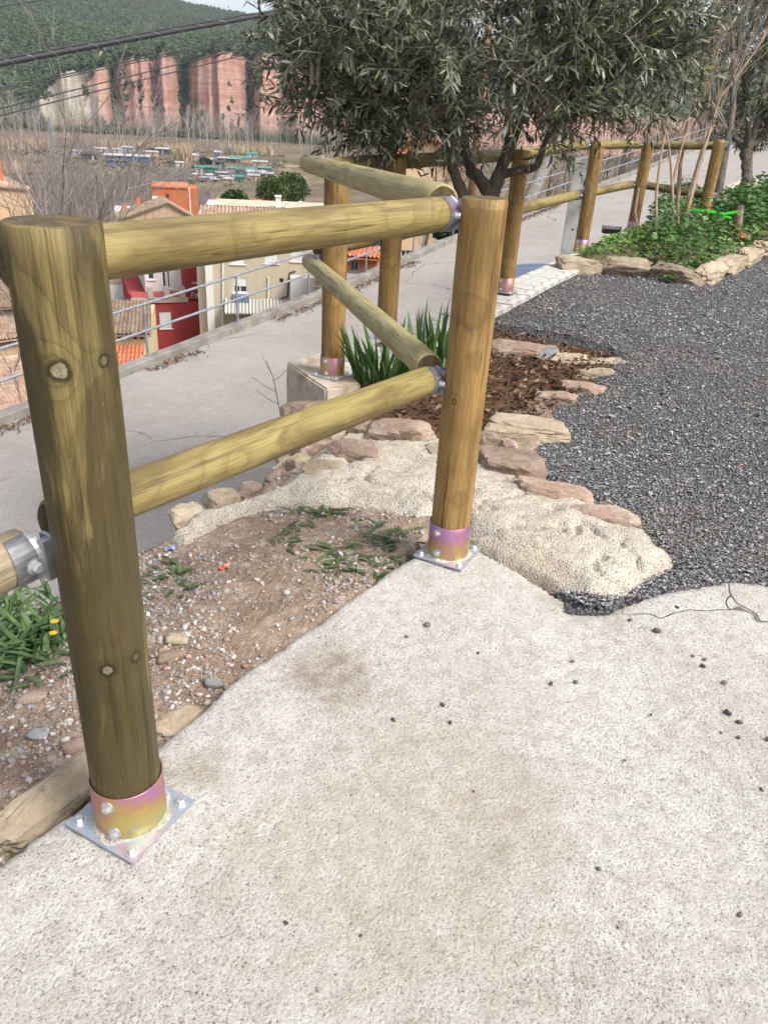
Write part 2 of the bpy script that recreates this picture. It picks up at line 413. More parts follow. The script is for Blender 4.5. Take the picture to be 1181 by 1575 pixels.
def concrete_mat():
    t = NT('rough_pale_concrete'); v = t.coord('Object')
    n1 = t.noise(v, 2.2, 4, .6); n2 = t.noise(v, 22, 6, .75); n3 = t.noise(t.coord('Object', (1, 1.0, 1)), 115, 5, .72)
    col = t.ramp(n1, [(.3, (.60, .565, .51)), (.55, (.685, .66, .61)), (.75, (.73, .718, .68))])
    col = t.mix(t.ramp(n2, [(.44, 0), (.66, .55)]), col, (.40, .345, .275))
    pit = t.ramp(n3, [(.33, 1), (.43, 0)])
    col = t.mix(t.math('MULTIPLY', pit, .85), col, (.22, .185, .145))
    def grains(scale, loc, lo, hi, frac, c, amt, stretch=(1, 1, 1)):
        nonlocal col
        v2 = t.coord('Object', stretch, loc); jn = t.new('ShaderNodeTexNoise'); t.cn(v2, jn.inputs['Vector']); jn.inputs['Scale'].default_value = scale * 1.5; ja = t.new('ShaderNodeVectorMath', operation='SCALE'); t.cn(jn.outputs['Color'], ja.inputs[0]); ja.inputs['Scale'].default_value = 1.1 / scale; jb = t.new('ShaderNodeVectorMath', operation='ADD'); t.cn(v2, jb.inputs[0]); t.cn(ja.outputs[0], jb.inputs[1])
        vo = t.voro(jb.outputs[0], scale); sc = t.new('ShaderNodeSeparateColor'); t.cn(vo.outputs['Color'], sc.inputs[0])
        m = t.math('MULTIPLY', t.ramp(vo.outputs['Distance'], [(lo, 1), (hi, 0)]), t.math('LESS_THAN', sc.outputs[0], frac)); col = t.mix(t.math('MULTIPLY', m, amt), col, c); return m
    clus = t.ramp(t.noise(v, 3.5, 4, .65), [(.38, .25), (.62, 1)])
    grains(230, (0, 0, 0), .25, .6, .42, (.27, .225, .175), t.math('MULTIPLY', clus, .75), (1, .7, 1))
    grains(150, (3, 1, 0), .22, .45, .14, (.16, .135, .115), .8)
    grains(95, (5, 2, 1), .16, .34, .07, (.12, .105, .095), .75); grains(170, (8, 4, 1), .2, .45, .10, (.83, .81, .77), .6)
    # soil stain near the edge and faint yellow patches
    st = t.noise(v, 1.3, 5, .65)
    col = t.mix(t.ramp(st, [(.60, 0), (.74, .5)]), col, (.34, .27, .20))
    def blot(px, py, rad, c, amt):
        nonlocal col
        q = on_z(px, py, .1); dv = t.new('ShaderNodeVectorMath', operation='DISTANCE'); t.cn(v, dv.inputs[0]); dv.inputs[1].default_value = tuple(q)
        f = t.math('ADD', t.math('DIVIDE', dv.outputs['Value'], rad), t.math('MULTIPLY', t.math('SUBTRACT', t.noise(v, 9, 5, .7), .5), 1.3))
        m = t.math('MULTIPLY', t.ramp(f, [(.35, 1), (1.0, 0)]), t.ramp(n2, [(.35, .45), (.6, 1)])); col = t.mix(t.math('MULTIPLY', m, amt), col, c)
    blot(505, 1035, .17, (.30, .225, .165), .75); blot(640, 1340, .45, (.47, .42, .30), .35); blot(700, 1190, .40, (.46, .38, .30), .35); blot(900, 900, .22, (.38, .30, .22), .5); blot(300, 1190, .12, (.38, .31, .21), .45)
    cw = t.new('ShaderNodeVectorMath', operation='ADD'); cn_ = t.new('ShaderNodeTexNoise'); t.cn(v, cn_.inputs['Vector']); cn_.inputs['Scale'].default_value = 5; cs_ = t.new('ShaderNodeVectorMath', operation='SCALE'); t.cn(cn_.outputs['Color'], cs_.inputs[0]); cs_.inputs['Scale'].default_value = .22; t.cn(v, cw.inputs[0]); t.cn(cs_.outputs[0], cw.inputs[1])
    ed = t.voro(cw.outputs[0], 2.3, 'DISTANCE_TO_EDGE').outputs['Distance']; q = on_z(1090, 925, .1); dv = t.new('ShaderNodeVectorMath', operation='DISTANCE'); t.cn(v, dv.inputs[0]); dv.inputs[1].default_value = tuple(q)
    ck = t.math('MULTIPLY', t.ramp(ed, [(0, 1), (.012, 0)]), t.ramp(t.math('DIVIDE', dv.outputs['Value'], .55), [(.35, .9), (.7, 0)])); col = t.mix(ck, col, (.13, .105, .08))
    h = t.math('SUBTRACT', t.math('ADD', t.math('MULTIPLY', n2, .9), t.math('MULTIPLY', n3, .8)), t.math('MULTIPLY', ck, .8))
    nb = t.bump(h, 1.0, .017)
    return t.done(col, .92, nb, 0, .2)
CONC = concrete_mat()
def mortar_mat(name='cream_granular_mortar', base=(.565, .525, .45), lo=(.43, .385, .32)):
    t = NT(name); v = t.coord('Object'); vo = t.voro(v, 150); n = t.noise(v, 6, 4, .6)
    col = t.ramp(n, [(.35, lo), (.6, base)])
    col = t.mix(t.ramp(vo.outputs['Distance'], [(.40, 0), (.80, .75)]), col, (.22, .17, .11))
    col = t.mix(t.ramp(t.noise(v, 40, 3), [(.55, 0), (.7, .4)]), col, (.66, .62, .54))
    col = t.mix(t.ramp(t.noise(v, 3.5, 5, .7), [(.50, 0), (.66, .6)]), col, (.34, .27, .205))
    nb = t.bump(t.math('SUBTRACT', 1.0, vo.outputs['Distance']), .7, .008, t.bump(t.noise(v, 22, 5, .7), .5, .02))
    return t.done(col, .95, nb, 0, .1)
MORTAR = mortar_mat()
SOIL = speck('brown_soil', (.22, .155, .11), (.33, .25, .185), 5, .97, .9, 38, .03, c3=(.42, .35, .28), s3=22, spec=.1)
MULCH = speck('dark_leaf_mould', (.07, .042, .028), (.15, .085, .05), 12, .97, .8, 60, .02, spec=.1)
def gravel_mat():
    t = NT('dark_gravel_bed'); v = t.coord('Object'); vo = t.voro(v, 70)
    col = t.ramp(t.noise(v, 1.2, 5, .65), [(.35, (.09, .088, .088)), (.62, (.15, .145, .14)), (.8, (.25, .225, .195))])
    cc = t.new('ShaderNodeSeparateColor'); t.cn(vo.outputs['Color'], cc.inputs[0])
    col = t.mix(t.ramp(cc.outputs[0], [(.0, .0), (1, .7)]), col, (.16, .16, .17))
    col = t.mix(t.ramp(vo.outputs['Distance'], [(.3, 0), (.7, .85)]), col, (.012, .012, .013))
    return t.done(col, .8, t.bump(t.math('SUBTRACT', 1.0, vo.outputs['Distance']), .9, .02), 0, .3)
GRAVEL = gravel_mat()
STONES = tintmat('gravel_stones', .75, .25, 60, .35)
PEBB = tintmat('bank_pebbles', .85, .25, 80, .25)
def asphalt_mat():
    t = NT('worn_pale_asphalt'); v = t.coord('Object')
    col = t.ramp(t.noise(v, .55, 5, .65), [(.3, (.275, .25, .225)), (.7, (.355, .325, .295))])
    col = t.mix(t.ramp(t.noise(v, 48, 5, .8), [(.38, .6), (.52, 0)]), col, (.15, .14, .13))
    col = t.mix(t.ramp(t.noise(v, 6, 5, .7), [(.5, 0), (.7, .35)]), col, (.42, .39, .355))
    col = t.mix(t.ramp(t.noise(v, 70, 4, .75), [(.55, 0), (.66, .6)]), col, (.50, .47, .44))
    vw = t.new('ShaderNodeVectorMath', operation='ADD'); n = t.new('ShaderNodeTexNoise'); t.cn(v, n.inputs['Vector']); n.inputs['Scale'].default_value = 1.6; n.inputs['Detail'].default_value = 5
    sc = t.new('ShaderNodeVectorMath', operation='SCALE'); t.cn(n.outputs['Color'], sc.inputs[0]); sc.inputs['Scale'].default_value = .55
    t.cn(v, vw.inputs[0]); t.cn(sc.outputs[0], vw.inputs[1])
    cr = t.voro(vw.outputs[0], .33, 'DISTANCE_TO_EDGE')
    crack = t.math('MULTIPLY', t.ramp(cr.outputs['Distance'], [(.0, 1), (.007, 0)]), t.ramp(t.noise(v, .4, 2), [(.48, 0), (.56, .8)]))
    col = t.mix(crack, col, (.07, .07, .07))
    col = t.mix(t.ramp(t.noise(v, 1.1, 4, .6), [(.62, 0), (.78, .35)]), col, (.36, .33, .29))
    return t.done(col, .93, t.bump(t.noise(v, 60, 5, .8), .6, .015), 0, .2)
ASPH = asphalt_mat()
KERB = speck('grey_kerb_concrete', (.17, .155, .135), (.30, .28, .25), 3, .93, .4, 30, .01, c3=(.16, .15, .13), s3=6, spec=.2)
def rock_mat(name, a, b, c3):
    t = NT(name); v = t.coord('Object'); oi = t.new('ShaderNodeObjectInfo')
    ad = t.new('ShaderNodeVectorMath', operation='ADD'); t.cn(v, ad.inputs[0]); t.cn(oi.outputs['Location'], ad.inputs[1]); v = ad.outputs[0]
    col = t.ramp(t.noise(v, 9, 5, .65, .5), [(.32, a), (.66, b)])
    col = t.mix(t.ramp(t.noise(v, 5, 4, .6), [(.5, 0), (.64, .75)]), col, c3)
    col = t.mix(t.ramp(t.noise(v, 55, 4, .7), [(.56, 0), (.72, .6)]), col, tuple(.35 * q for q in a))
    rv = t.new('ShaderNodeHueSaturation'); t.cn(col, rv.inputs['Color'])
    t.cn(t.math('ADD', t.math('MULTIPLY', oi.outputs['Random'], .5), .75), rv.inputs['Value'])
    return t.done(rv.outputs[0], .92, t.bump(t.noise(v, 28, 6, .7), .7, .02), 0, .2)
ROCK_PINK = rock_mat('pink_sandstone', (.24, .165, .125), (.37, .275, .215), (.43, .365, .285))
ROCK_TAN = rock_mat('tan_sandstone', (.31, .245, .165), (.44, .37, .27), (.27, .21, .16))
ROCK_GREY = rock_mat('grey_cobble', (.24, .235, .23), (.33, .325, .32), (.28, .27, .26))
COPING = speck('pale_coping_tile', (.40, .37, .33), (.56, .54, .50), 9, .88, .4, 40, .006, c3=(.27, .24, .20), s3=14, spec=.25)
BLOCK = speck('cream_render_block', (.40, .34, .26), (.55, .49, .39), 5, .92, .5, 30, .012, c3=(.34, .25, .18), s3=7, spec=.15)
LEAF_OLIVE = tintmat('olive_leaf', .42, .18, 12, .45, .12)
LEAF_GREEN = tintmat('green_leaf', .5, .2, 15, .4, .22)
LITTER = tintmat('dry_leaf', .85, .25, 20, .15)
BARK_OLIVE = speck('olive_bark', (.085, .068, .055), (.17, .145, .12), 14, .93, .9, 40, .02, stretch=(1, 1, .35), spec=.15)
TWIG = speck('olive_twig', (.26, .24, .19), (.42, .39, .31), 30, .85, 0)
BARE = tintmat('bare_branch', .92, .25, 3, .1)
FOREST = tintmat('pine_foliage', .95, .35, .08, .05)

print('helpers ready')
# ------------------------------------------------------------------ setting: heights
KU = [-60, -20, 0, 5.84, 11, 15, 19, 24, 30, 37, 48, 60, 90, 140]
KZ = [-5.2, -3.6, -2.62, -2.28, -1.93, -1.65, -1.28, -1.0, -.58, -.15, .6, 1.5, 4.0, 9.0]
def zk(u): return np.interp(u, KU, KZ)                       # kerb top along the road
def zroad(u, n): return zk(u) - .125 + .055 * (9 - n)
def zter(u): return np.interp(u, [-10, 0, 2.3, 3.9, 6.5, 8.3, 11, 14, 20], [.10, .09, .06, .03, .11, .16, .26, .42, .8])
def UN(P): return P[..., 0] * UD[0] + P[..., 1] * UD[1], P[..., 0] * ND[0] + P[..., 1] * ND[1]

# ---- far terrain, one sheet on a polar grid round the viewpoint
def px_prof(pts, r):
    az, z = [], []
    for x, y in pts:
        d = ray(x, y); az.append(math.atan2(d[0], d[1])); z.append(CAM[2] + d[2] / math.hypot(d[0], d[1]) * r)
    o = np.argsort(az); return np.array(az)[o], np.array(z)[o]
R_CL, R_MID, R_FAR = 880.0, 1450.0, 2600.0
AZC, ZC = px_prof([(-300, 110), (-60, 122), (20, 140), (48, 160), (62, 148), (78, 132), (96, 112), (112, 104), (135, 110), (158, 100), (172, 106), (186, 96), (212, 90), (246, 84), (268, 90), (284, 104), (302, 94), (326, 85), (358, 80), (380, 92), (402, 84), (470, 100), (560, 110), (700, 150), (900, 170)], R_CL + 120)
AZM, ZM = px_prof([(-300, 0), (-60, 18), (0, 28), (60, 34), (120, 42), (200, 58), (260, 66), (330, 62), (400, 52), (500, 55), (700, 80), (900, 110)], R_MID)
AZF, ZF = px_prof([(-300, -190), (-60, -110), (100, -60), (180, -22), (237, 0), (290, 13), (346, 24), (400, 33), (480, 30), (600, 40), (800, 70), (1000, 90)], R_FAR)
def gully(az):                                             # 0 on cliff ribs, 1 inside gullies
    g = 0
    for px, w, s in [(176, 5, .9), (283, 9, 1.0), (120, 5, .5), (240, 4, .45), (385, 5, .85), (330, 4, .3), (215, 4, .35)]:
        d = ray(px, 140); a = math.atan2(d[0], d[1]); g = np.maximum(g, s * np.exp(-((az - a) * F_PX / w / 1.05) ** 2))
    return g
SPURS = [(62, 22), (108, 36), (152, 28), (208, 36), (252, 24), (336, 46), (402, 34), (460, 44), (530, 40), (610, 50), (700, 60), (800, 60), (900, 60)]
def meadow(a, r, x, y):
    m0 = math.atan2(*ray(150, 75)[:2]); m1 = math.atan2(*ray(250, 75)[:2])
    return (a > m0) & (a < m1) & (np.abs(r - 1130) < 60 * (.2 + 1.4 * fbm(np.stack([x, y], -1) * .012, 3, 27)))
AZ_C0 = math.atan2(*ray(45, 150)[:2]); AZ_C1 = math.atan2(*ray(1000, 150)[:2])
def terrain_z(x, y):
    P = np.stack([x, y], -1); u, n = UN(P); r = np.hypot(x, y); az = np.arctan2(x, y)
    d = np.maximum(n - 9.4, 0)
    down = np.where(d < 44, .50 * d, 22 + .075 * (d - 44))
    zl = zk(np.clip(u, -60, 140)) - .35 - down
    zl = np.maximum(zl, -29 + 1.2 * (fbm(P * .02, 3, 4) - .5))
    zr_ = zroad(np.clip(u, -60, 140), n) - .4
    up = np.minimum(zter(np.clip(u, -10, 20)), 0) - .45 + np.maximum(-6 - n, 0) * .28
    up = np.where(u > 20, zroad(np.clip(u, -60, 140), n) + .1 + np.maximum(2 - n, 0) * .16, up)
    z = np.where(n > 9.2, zl, np.where(n > 2.0, zr_, up))
    z = np.where((r < 16) & (n > -5) & (n < 2.6), np.minimum(z, zroad(u, n) - .4), z)
    # far side of the valley
    cl = sstep(AZ_C0 - .012, AZ_C0 + .012, az)
    ga = az + .004 * (fbm(np.stack([r * .03, az * 300], -1), 2, 8) - .5)
    g = gully(ga)
    rib = fbm(np.stack([az * 110, r * .006], -1), 4, 11) - .5
    sp = 0
    for px, w in SPURS:
        d_ = ray(px, 140); a_ = math.atan2(d_[0], d_[1]); sp = np.maximum(sp, np.clip(1 - np.abs(az - a_ + .006 * (fbm(np.stack([r * .02, az * 40], -1), 2, 9) - .5)) * F_PX / (w * 1.3), 0, 1))
    r0 = R_CL + 40 * g - 62 * (sp - .4) - 14 * rib + 25 * (1 - cl)
    zc = np.interp(az, AZC, ZC) + 17 * (fbm(np.stack([az * 230, r * .004], -1), 4, 12) - .5)
    zm = np.interp(az, AZM, ZM); zf = np.interp(az, AZF, ZF)
    t = np.clip((r - r0) / (95 + 45 * (1 - cl)), 0, 1)
    st = t ** (1.0 + .3 * g)
    st = st + .020 * np.sin(st * 50 + 40 * az) * cl * (1 - t) * (t > 0)
    ero = (fbm(np.stack([az * 160, r * .03], -1), 5, 13) - .5) * 8 * cl * np.sin(np.clip(t, 0, 1) * math.pi)
    zfar = -29 + (zc + 29) * st + ero
    k1 = sstep(R_CL + 150, R_MID, r); zfar = np.where(r > R_CL + 150, zc + (zm - zc) * k1 + 22 * (fbm(P * .006, 4, 14) - .5) * np.sin(k1 * math.pi), zfar)
    dip = 30 * np.sin(np.clip((r - R_MID) / (R_FAR - R_MID), 0, 1) * math.pi)
    k2 = sstep(R_MID, R_FAR, r); zfar = np.where(r > R_MID, zm + (zf - zm) * k2 - dip * (1 - k2) + 60 * (fbm(P * .0028, 4, 15) - .5) * np.sin(k2 * math.pi), zfar)
    zfar = np.maximum(np.where(r > R_FAR, zf - (r - R_FAR) * .16, zfar), -29)
    b = sstep(330, 620, r) * (1 - sstep(.30, .62, az)) * (1 - sstep(1.2, 1.9, -az))
    return z * (1 - b) + zfar * b

def terrain():
    az = np.concatenate([np.radians(np.arange(-180, -42, 3.0)), np.radians(np.arange(-42, -34, .4)), np.radians(np.arange(-34, -6, .10)),
                         np.radians(np.arange(-6, 40, .5)), np.radians(np.arange(40, 181, 3.0))])
    rr = np.concatenate([np.linspace(2, 40, 36), np.linspace(42, 150, 34), np.linspace(155, 815, 90), np.linspace(820, 1045, 104), np.linspace(1055, 1500, 48), np.linspace(1520, 2700, 48), np.linspace(2800, 6000, 12)])
    A, R = np.meshgrid(az, rr, indexing='xy')
    x, y = R * np.sin(A), R * np.cos(A)
    z = terrain_z(x, y)
    P = np.stack([x, y, z], -1)
    # what the ground is made of
    P2 = P[..., :2]; n1 = fbm(P2 * .012, 4, 21)[..., None]; n2 = fbm(P2 * .07, 3, 22)[..., None]
    scrub = np.array([.15, .118, .085]) * (.7 + .7 * n1) + np.array([.05, .045, .025]) * (n2 - .4)
    soil = np.array([.20, .155, .10]); grass = np.array([.075, .085, .035])
    c = scrub + (soil - scrub) * sstep(.5, .62, n2) * .6
    c = c + (grass - c) * sstep(.60, .70, n1) * .35
    ix = np.floor((x * .8 + y * .6) / 11).astype(np.int64); iy = np.floor((y * .8 - x * .6) / 15).astype(np.int64); hsh = _h3(ix, iy, ix * 0, 3); hs2 = _h3(ix, iy, ix * 0, 9)
    plot = np.array([[.23, .175, .115], [.15, .115, .08], [.10, .105, .05], [.28, .225, .16], [.17, .13, .095]])[(hsh * 4.99).astype(int)] * (.8 + .4 * hs2)[..., None]
    pm = ((R > 290) & (R < 560) & (A > math.atan2(*ray(90, 250)[:2])) & (A < math.atan2(*ray(480, 250)[:2])))[..., None] * .75
    c = c * (1 - pm) + plot * pm
    fr = (R > R_CL - 40)[..., None]
    cl = sstep(AZ_C0 - .01, AZ_C0 + .01, A)
    g = gully(A)
    rise = np.clip((z + 29) / (np.interp(A, AZC, ZC) + 29), 0, 1.3)
    rock = (cl * (1 - sstep(.55, .9, g)) * sstep(.06, .16, rise) * (1 - sstep(.93, 1.02, rise)) * (R < R_CL + 150) * (R > R_CL - 70))[..., None]
    band = (fbm(np.stack([z * .30 + 9 * A, R * .002, A * 8], -1), 4, 23))[..., None]
    red = np.array([.285, .15, .115]); pale = np.array([.35, .235, .185]); grey = np.array([.31, .275, .22])
    rc = red + (pale - red) * np.clip((band - .38) * 3.2, 0, 1) * (.4 + .8 * n2)
    a180 = math.atan2(*ray(150, 150)[:2]); leftg = (1 - sstep(a180 - .012, a180 + .012, A + .018 * (rise - .4)))[..., None]
    rc = rc + (grey - rc) * leftg
    talus = np.array([.30, .21, .155])
    rc = rc + (talus - rc) * ((1 - sstep(.10, .28, rise)) * .7)[..., None]
    fo = np.array([.035, .05, .024]) * (.7 + .7 * n1)
    far = fo + (np.array([.30, .225, .13]) - fo) * (meadow(A, R, x, y) * 1.0)[..., None] * .85
    c = np.where(fr, far, c); c = c * (1 - rock) + rc * rock
    mb = MB(); v, f = grid_geo(P); mb.add(v, f, 0, c.reshape(-1, 3))
    t = NT('hillside_ground'); vv = t.coord('Object')
    col = t.mix(1.0, t.tint(), t.ramp(t.noise(vv, .35, 6, .7), [(.3, .62), (.7, 1.35)]), 'MULTIPLY')
    col = t.mix(1.0, col, t.ramp(t.noise(t.coord('Object', (.012, .012, .42)), 1.0, 5, .65), [(.35, .80), (.65, 1.18)]), 'MULTIPLY')
    m = t.done(col, .97, t.bump(t.noise(vv, .5, 5, .7), .5, 1.0), 0, .05)
    o = mb.build('terrain', m, smooth=True); tag(o, kind='structure')
terrain()

# ---- road, kerb
def road():
    u = np.linspace(-14, 95, 330); n = np.linspace(1.85, 9.0, 26)
    U, N = np.meshgrid(u, n, indexing='ij')
    X = U * UD[0] + N * ND[0]; Y = U * UD[1] + N * ND[1]
    Z = zroad(U, N) + .02 * (fbm(np.stack([X, Y], -1) * .7, 3, 31) - .5)
    mb = MB(); v, f = grid_geo(np.stack([X, Y, Z], -1)); mb.add(v, f[:, ::-1])
    tag(mb.build('road', ASPH, smooth=True), kind='structure')
    mb = MB(); u = np.linspace(-14, 95, 440)
    jit = .012 * (fbm(u[:, None] * np.array([1.3, 0]) + 3, 3, 33) - .5)
    prof = [(8.95, -.32), (8.965, -.012), (8.98, 0), (9.16, 0), (9.175, -.012), (9.19, -.8)]
    P = np.stack([np.stack([u * UD[0] + (n + jit) * ND[0], u * UD[1] + (n + jit) * ND[1], zk(u) + z + jit], -1) for n, z in prof], 1)
    v, f = grid_geo(P); mb.add(v, f)
    tag(mb.build('kerb', KERB), kind='structure')
    # litter of dry leaves in the gutter
    rng = np.random.default_rng(5); k = 3600
    uu = rng.uniform(4, 30, k); nn = 8.9 - np.abs(rng.normal(0, .13, k)) - .015
    keep = fbm(np.stack([uu * .8, nn * 0], -1), 3, 34) > .40; uu, nn = uu[keep], nn[keep]; k = len(uu)
    pos = np.stack([uu * UD[0] + nn * ND[0], uu * UD[1] + nn * ND[1], zroad(uu, nn) + .012 + rng.uniform(0, .025, k)], -1)
    tv, tf = leaf_tmpl(.5); a = rng.uniform(0, 6.28, k)
    col = np.array([.14, .075, .045]) * rng.uniform(.5, 1.6, (k, 1))
    mb = MB(); scatter_tmpl(mb, tv, tf, pos, np.stack([np.cos(a), np.sin(a), rng.normal(0, .3, k)], -1), np.stack([rng.normal(0, .3, k), rng.normal(0, .3, k), np.ones(k)], -1), rng.uniform(.03, .07, k), rng.uniform(.02, .04, k), col)
    tag(mb.build('gutter_leaf_litter', LITTER), 'dry brown leaves gathered along the foot of the road kerb', 'leaf litter', kind='stuff')
road()

# ---- near ground sheets
def pxp(pts, z): return np.array([on_z(x, y, z)[:2] for x, y in pts])
POLY_CONC = np.concatenate([[un(-2.5, 1.14)[:2], un(.2, 1.15)[:2], un(.75, 1.12)[:2], un(1.3, 1.13)[:2], un(1.8, 1.10)[:2]], pxp([(640, 848), (655, 826), (735, 838), (790, 862), (840, 888), (895, 926), (935, 925), (985, 907), (1060, 896), (1120, 888), (1181, 892), (1500, 905), (2100, 915)], .09), [un(-2.5, -6)[:2]]])
POLY_MORT = pxp([(262, 800), (300, 772), (360, 755), (425, 738), (465, 700), (520, 660), (600, 655), (660, 668), (720, 690), (800, 715), (850, 745), (905, 772), (975, 795), (1048, 862), (1000, 890), (925, 925), (890, 915), (845, 880), (770, 850), (735, 830), (700, 805), (640, 800), (590, 776), (540, 768), (500, 768), (450, 760), (400, 762), (330, 784), (285, 808)], .04)
POLY_BED = pxp([(545, 600), (580, 560), (690, 497), (762, 503), (850, 520), (958, 545), (930, 575), (880, 612), (790, 672), (735, 690), (660, 678), (590, 640)], .05)
POLY_GRAV = np.concatenate([pxp([(870, 905), (905, 925), (945, 922), (1050, 868), (985, 805), (910, 765), (850, 725), (800, 700), (765, 690), (800, 650), (880, 606), (930, 570), (960, 545), (880, 520), (760, 500), (692, 500)], .06), [un(5.3, 2.40)[:2], un(8.4, 2.40)[:2]], pxp([(880, 407), (1000, 415), (1075, 433), (1130, 412), (1181, 388)], .19), [np.array([9, 16.0]), np.array([14, 10]), un(0, -5)[:2]], pxp([(2100, 935), (1500, 915), (1181, 900), (1000, 905)], .09)])
POLY_BED2 = np.array([[1.66, 8.28], [2.15, 8.36], [2.6, 8.38], [2.98, 7.98], [3.35, 8.5], [3.8, 9.05], [4.7, 10.4], [9, 16], [9.6, 19], [5.6, 14.2], [4.4, 12.2], [3.2, 10.9], [2.35, 9.7]])
def z_conc(x, y):
    P = np.stack([x, y], -1); u, n = UN(P)
    z = .135 - .028 * np.clip(u - .79, -1, 1.6) + .012 * (fbm(P * 5, 4, 41) - .5) + .02 * (fbm(P * 1.5, 3, 42) - .5)
    B = np.array([.241, 2.462]); z = z + .008 * np.exp(-((np.hypot(x - B[0], y - B[1])) / .28) ** 2) - .03
    a = on_z(905, 930, .08)[:2]; b = on_z(1250, 1500, .08)[:2]; ab = (b - a) / np.linalg.norm(b - a)
    dl = np.abs((P - a) @ np.array([-ab[1], ab[0]])); along = (P - a) @ ab
    z = z - .035 * np.exp(-(dl / .22) ** 2) * np.exp(-np.maximum(along, 0) / .8)
    rip = fbm(np.stack([u * 9, n * 26], -1), 3, 43) - .5
    return z + .006 * rip + .0075 * (fbm(P * 38, 2, 49) - .5) + .005
def z_dirt(x, y):
    P = np.stack([x, y], -1); u, n = UN(P)
    z = .055 - .10 * np.clip((n - 1.1) / .95, -.3, 1.2) + .05 * (fbm(P * 2.4, 4, 44) - .5) + .018 * (fbm(P * 11, 3, 45) - .5)
    z = z - .05 * np.exp(-((n - 1.15) / .12) ** 2) * sstep(1.9, .4, u) - np.maximum(1.14 - n, 0) * 1.2
    return z - np.maximum(n - 2.02 - .06 * (fbm(np.stack([u * 3, n * 0], -1), 2, 46) - .5), 0) * 5
def z_grav(x, y):
    P = np.stack([x, y], -1); u, n = UN(P)
    return zter(u) + .02 * (fbm(P * 1.3, 3, 47) - .5) - .012 + np.maximum(-3.5 - n, 0) * .1
def z_bed2(x, y):
    P = np.stack([x, y], -1); return z_grav(x, y) + .045 + .17 * np.clip(poly_sd(P, POLY_BED2), -.2, 1.2) + .05 * (fbm(P * 1.5, 3, 48) - .5)
def sheet(name, mat, x0, x1, y0, y1, step, zf, sd=None, fall=1.2, smooth=True, keep=None):
    xs = np.arange(x0, x1 + step, step); ys = np.arange(y0, y1 + step, step)
    X, Y = np.meshgrid(xs, ys, indexing='xy'); Z = zf(X, Y); P = np.stack([X, Y, Z], -1)
    v, f = grid_geo(P)
    if sd is not None:
        s = sd(X, Y); Z = Z + np.minimum(s, 0) * fall; v[:, 2] = Z.ravel()
        ok = (s.ravel() > -.12)[f].any(1); f = f[ok]
    if keep is not None: f = f[keep(v)[f].all(1)]
    used = np.unique(f); mp = np.zeros(len(v), np.int64); mp[used] = np.arange(len(used))
    mb = MB(); mb.add(v[used], mp[f]); o = mb.build(name, mat, smooth=smooth)
    tag(o, kind='structure'); return o
def wob_sd(poly, amp, fr, seed):
    return lambda X, Y: poly_sd(np.stack([X, Y], -1), poly) + amp * (fbm(np.stack([X, Y], -1) * fr, 3, seed) - .5)
sheet('concrete_ramp', CONC, -1.3, 3.2, -.6, 2.9, .016, z_conc, wob_sd(POLY_CONC, .022, 9, 51), 3.5)
sheet('dirt_bank', SOIL, -3.2, .9, -1.2, 4.4, .019, z_dirt, None, keep=lambda v: ((v[:, 0] * ND[0] + v[:, 1] * ND[1]) > .55) & ((v[:, 0] * ND[0] + v[:, 1] * ND[1]) < 2.12) & ((v[:, 0] * UD[0] + v[:, 1] * UD[1]) > -2.6))
def z_mort(x, y):
    P = np.stack([x, y], -1); u, n = UN(P)
    s = poly_sd(P, POLY_MORT)
    z = .03 + .05 * sstep(0, .10, s) + .05 * (fbm(P * 4, 5, 52, .6) - .5) + .012 * (fbm(P * 45, 2, 59) - .5) - .05 * sstep(1.6, 2.1, n)
    cr = np.abs(fbm(P * 3.2, 3, 53) - .5); z = z - .03 * np.exp(-(cr / .012) ** 2)
    return z
sheet('mortar_bed', MORTAR, -1.2, 1.4, 2.0, 4.5, .0125, z_mort, wob_sd(POLY_MORT, .05, 8, 54), 2.0)
sheet('gravel_yard', GRAVEL, -.6, 14, 1.2, 17, .065, z_grav, wob_sd(POLY_GRAV, .05, 6, 55), .8)
sheet('planting_bed', MULCH, -.7, 2.0, 3.3, 6.6, .025, lambda x, y: .03 + .05 * (fbm(np.stack([x, y], -1) * 4, 4, 56) - .5), wob_sd(POLY_BED, .03, 8, 57), .8)
sheet('raised_planting_bed', SOIL, .9, 10, 7.4, 19.5, .04, z_bed2, wob_sd(POLY_BED2, .02, 4, 58), .7)
# subsoil below all of these, and the yard behind the viewpoint
sheet('subsoil', SOIL, -3.5, 14, -4.5, 17, .15, lambda x, y: zter(x * UD[0] + y * UD[1]) - .10, None, keep=lambda v: ((v[:, 0] * ND[0] + v[:, 1] * ND[1]) < 1.95) | (((v[:, 0] * ND[0] + v[:, 1] * ND[1]) < 2.35) & ((v[:, 0] * UD[0] + v[:, 1] * UD[1]) > 3.9)))

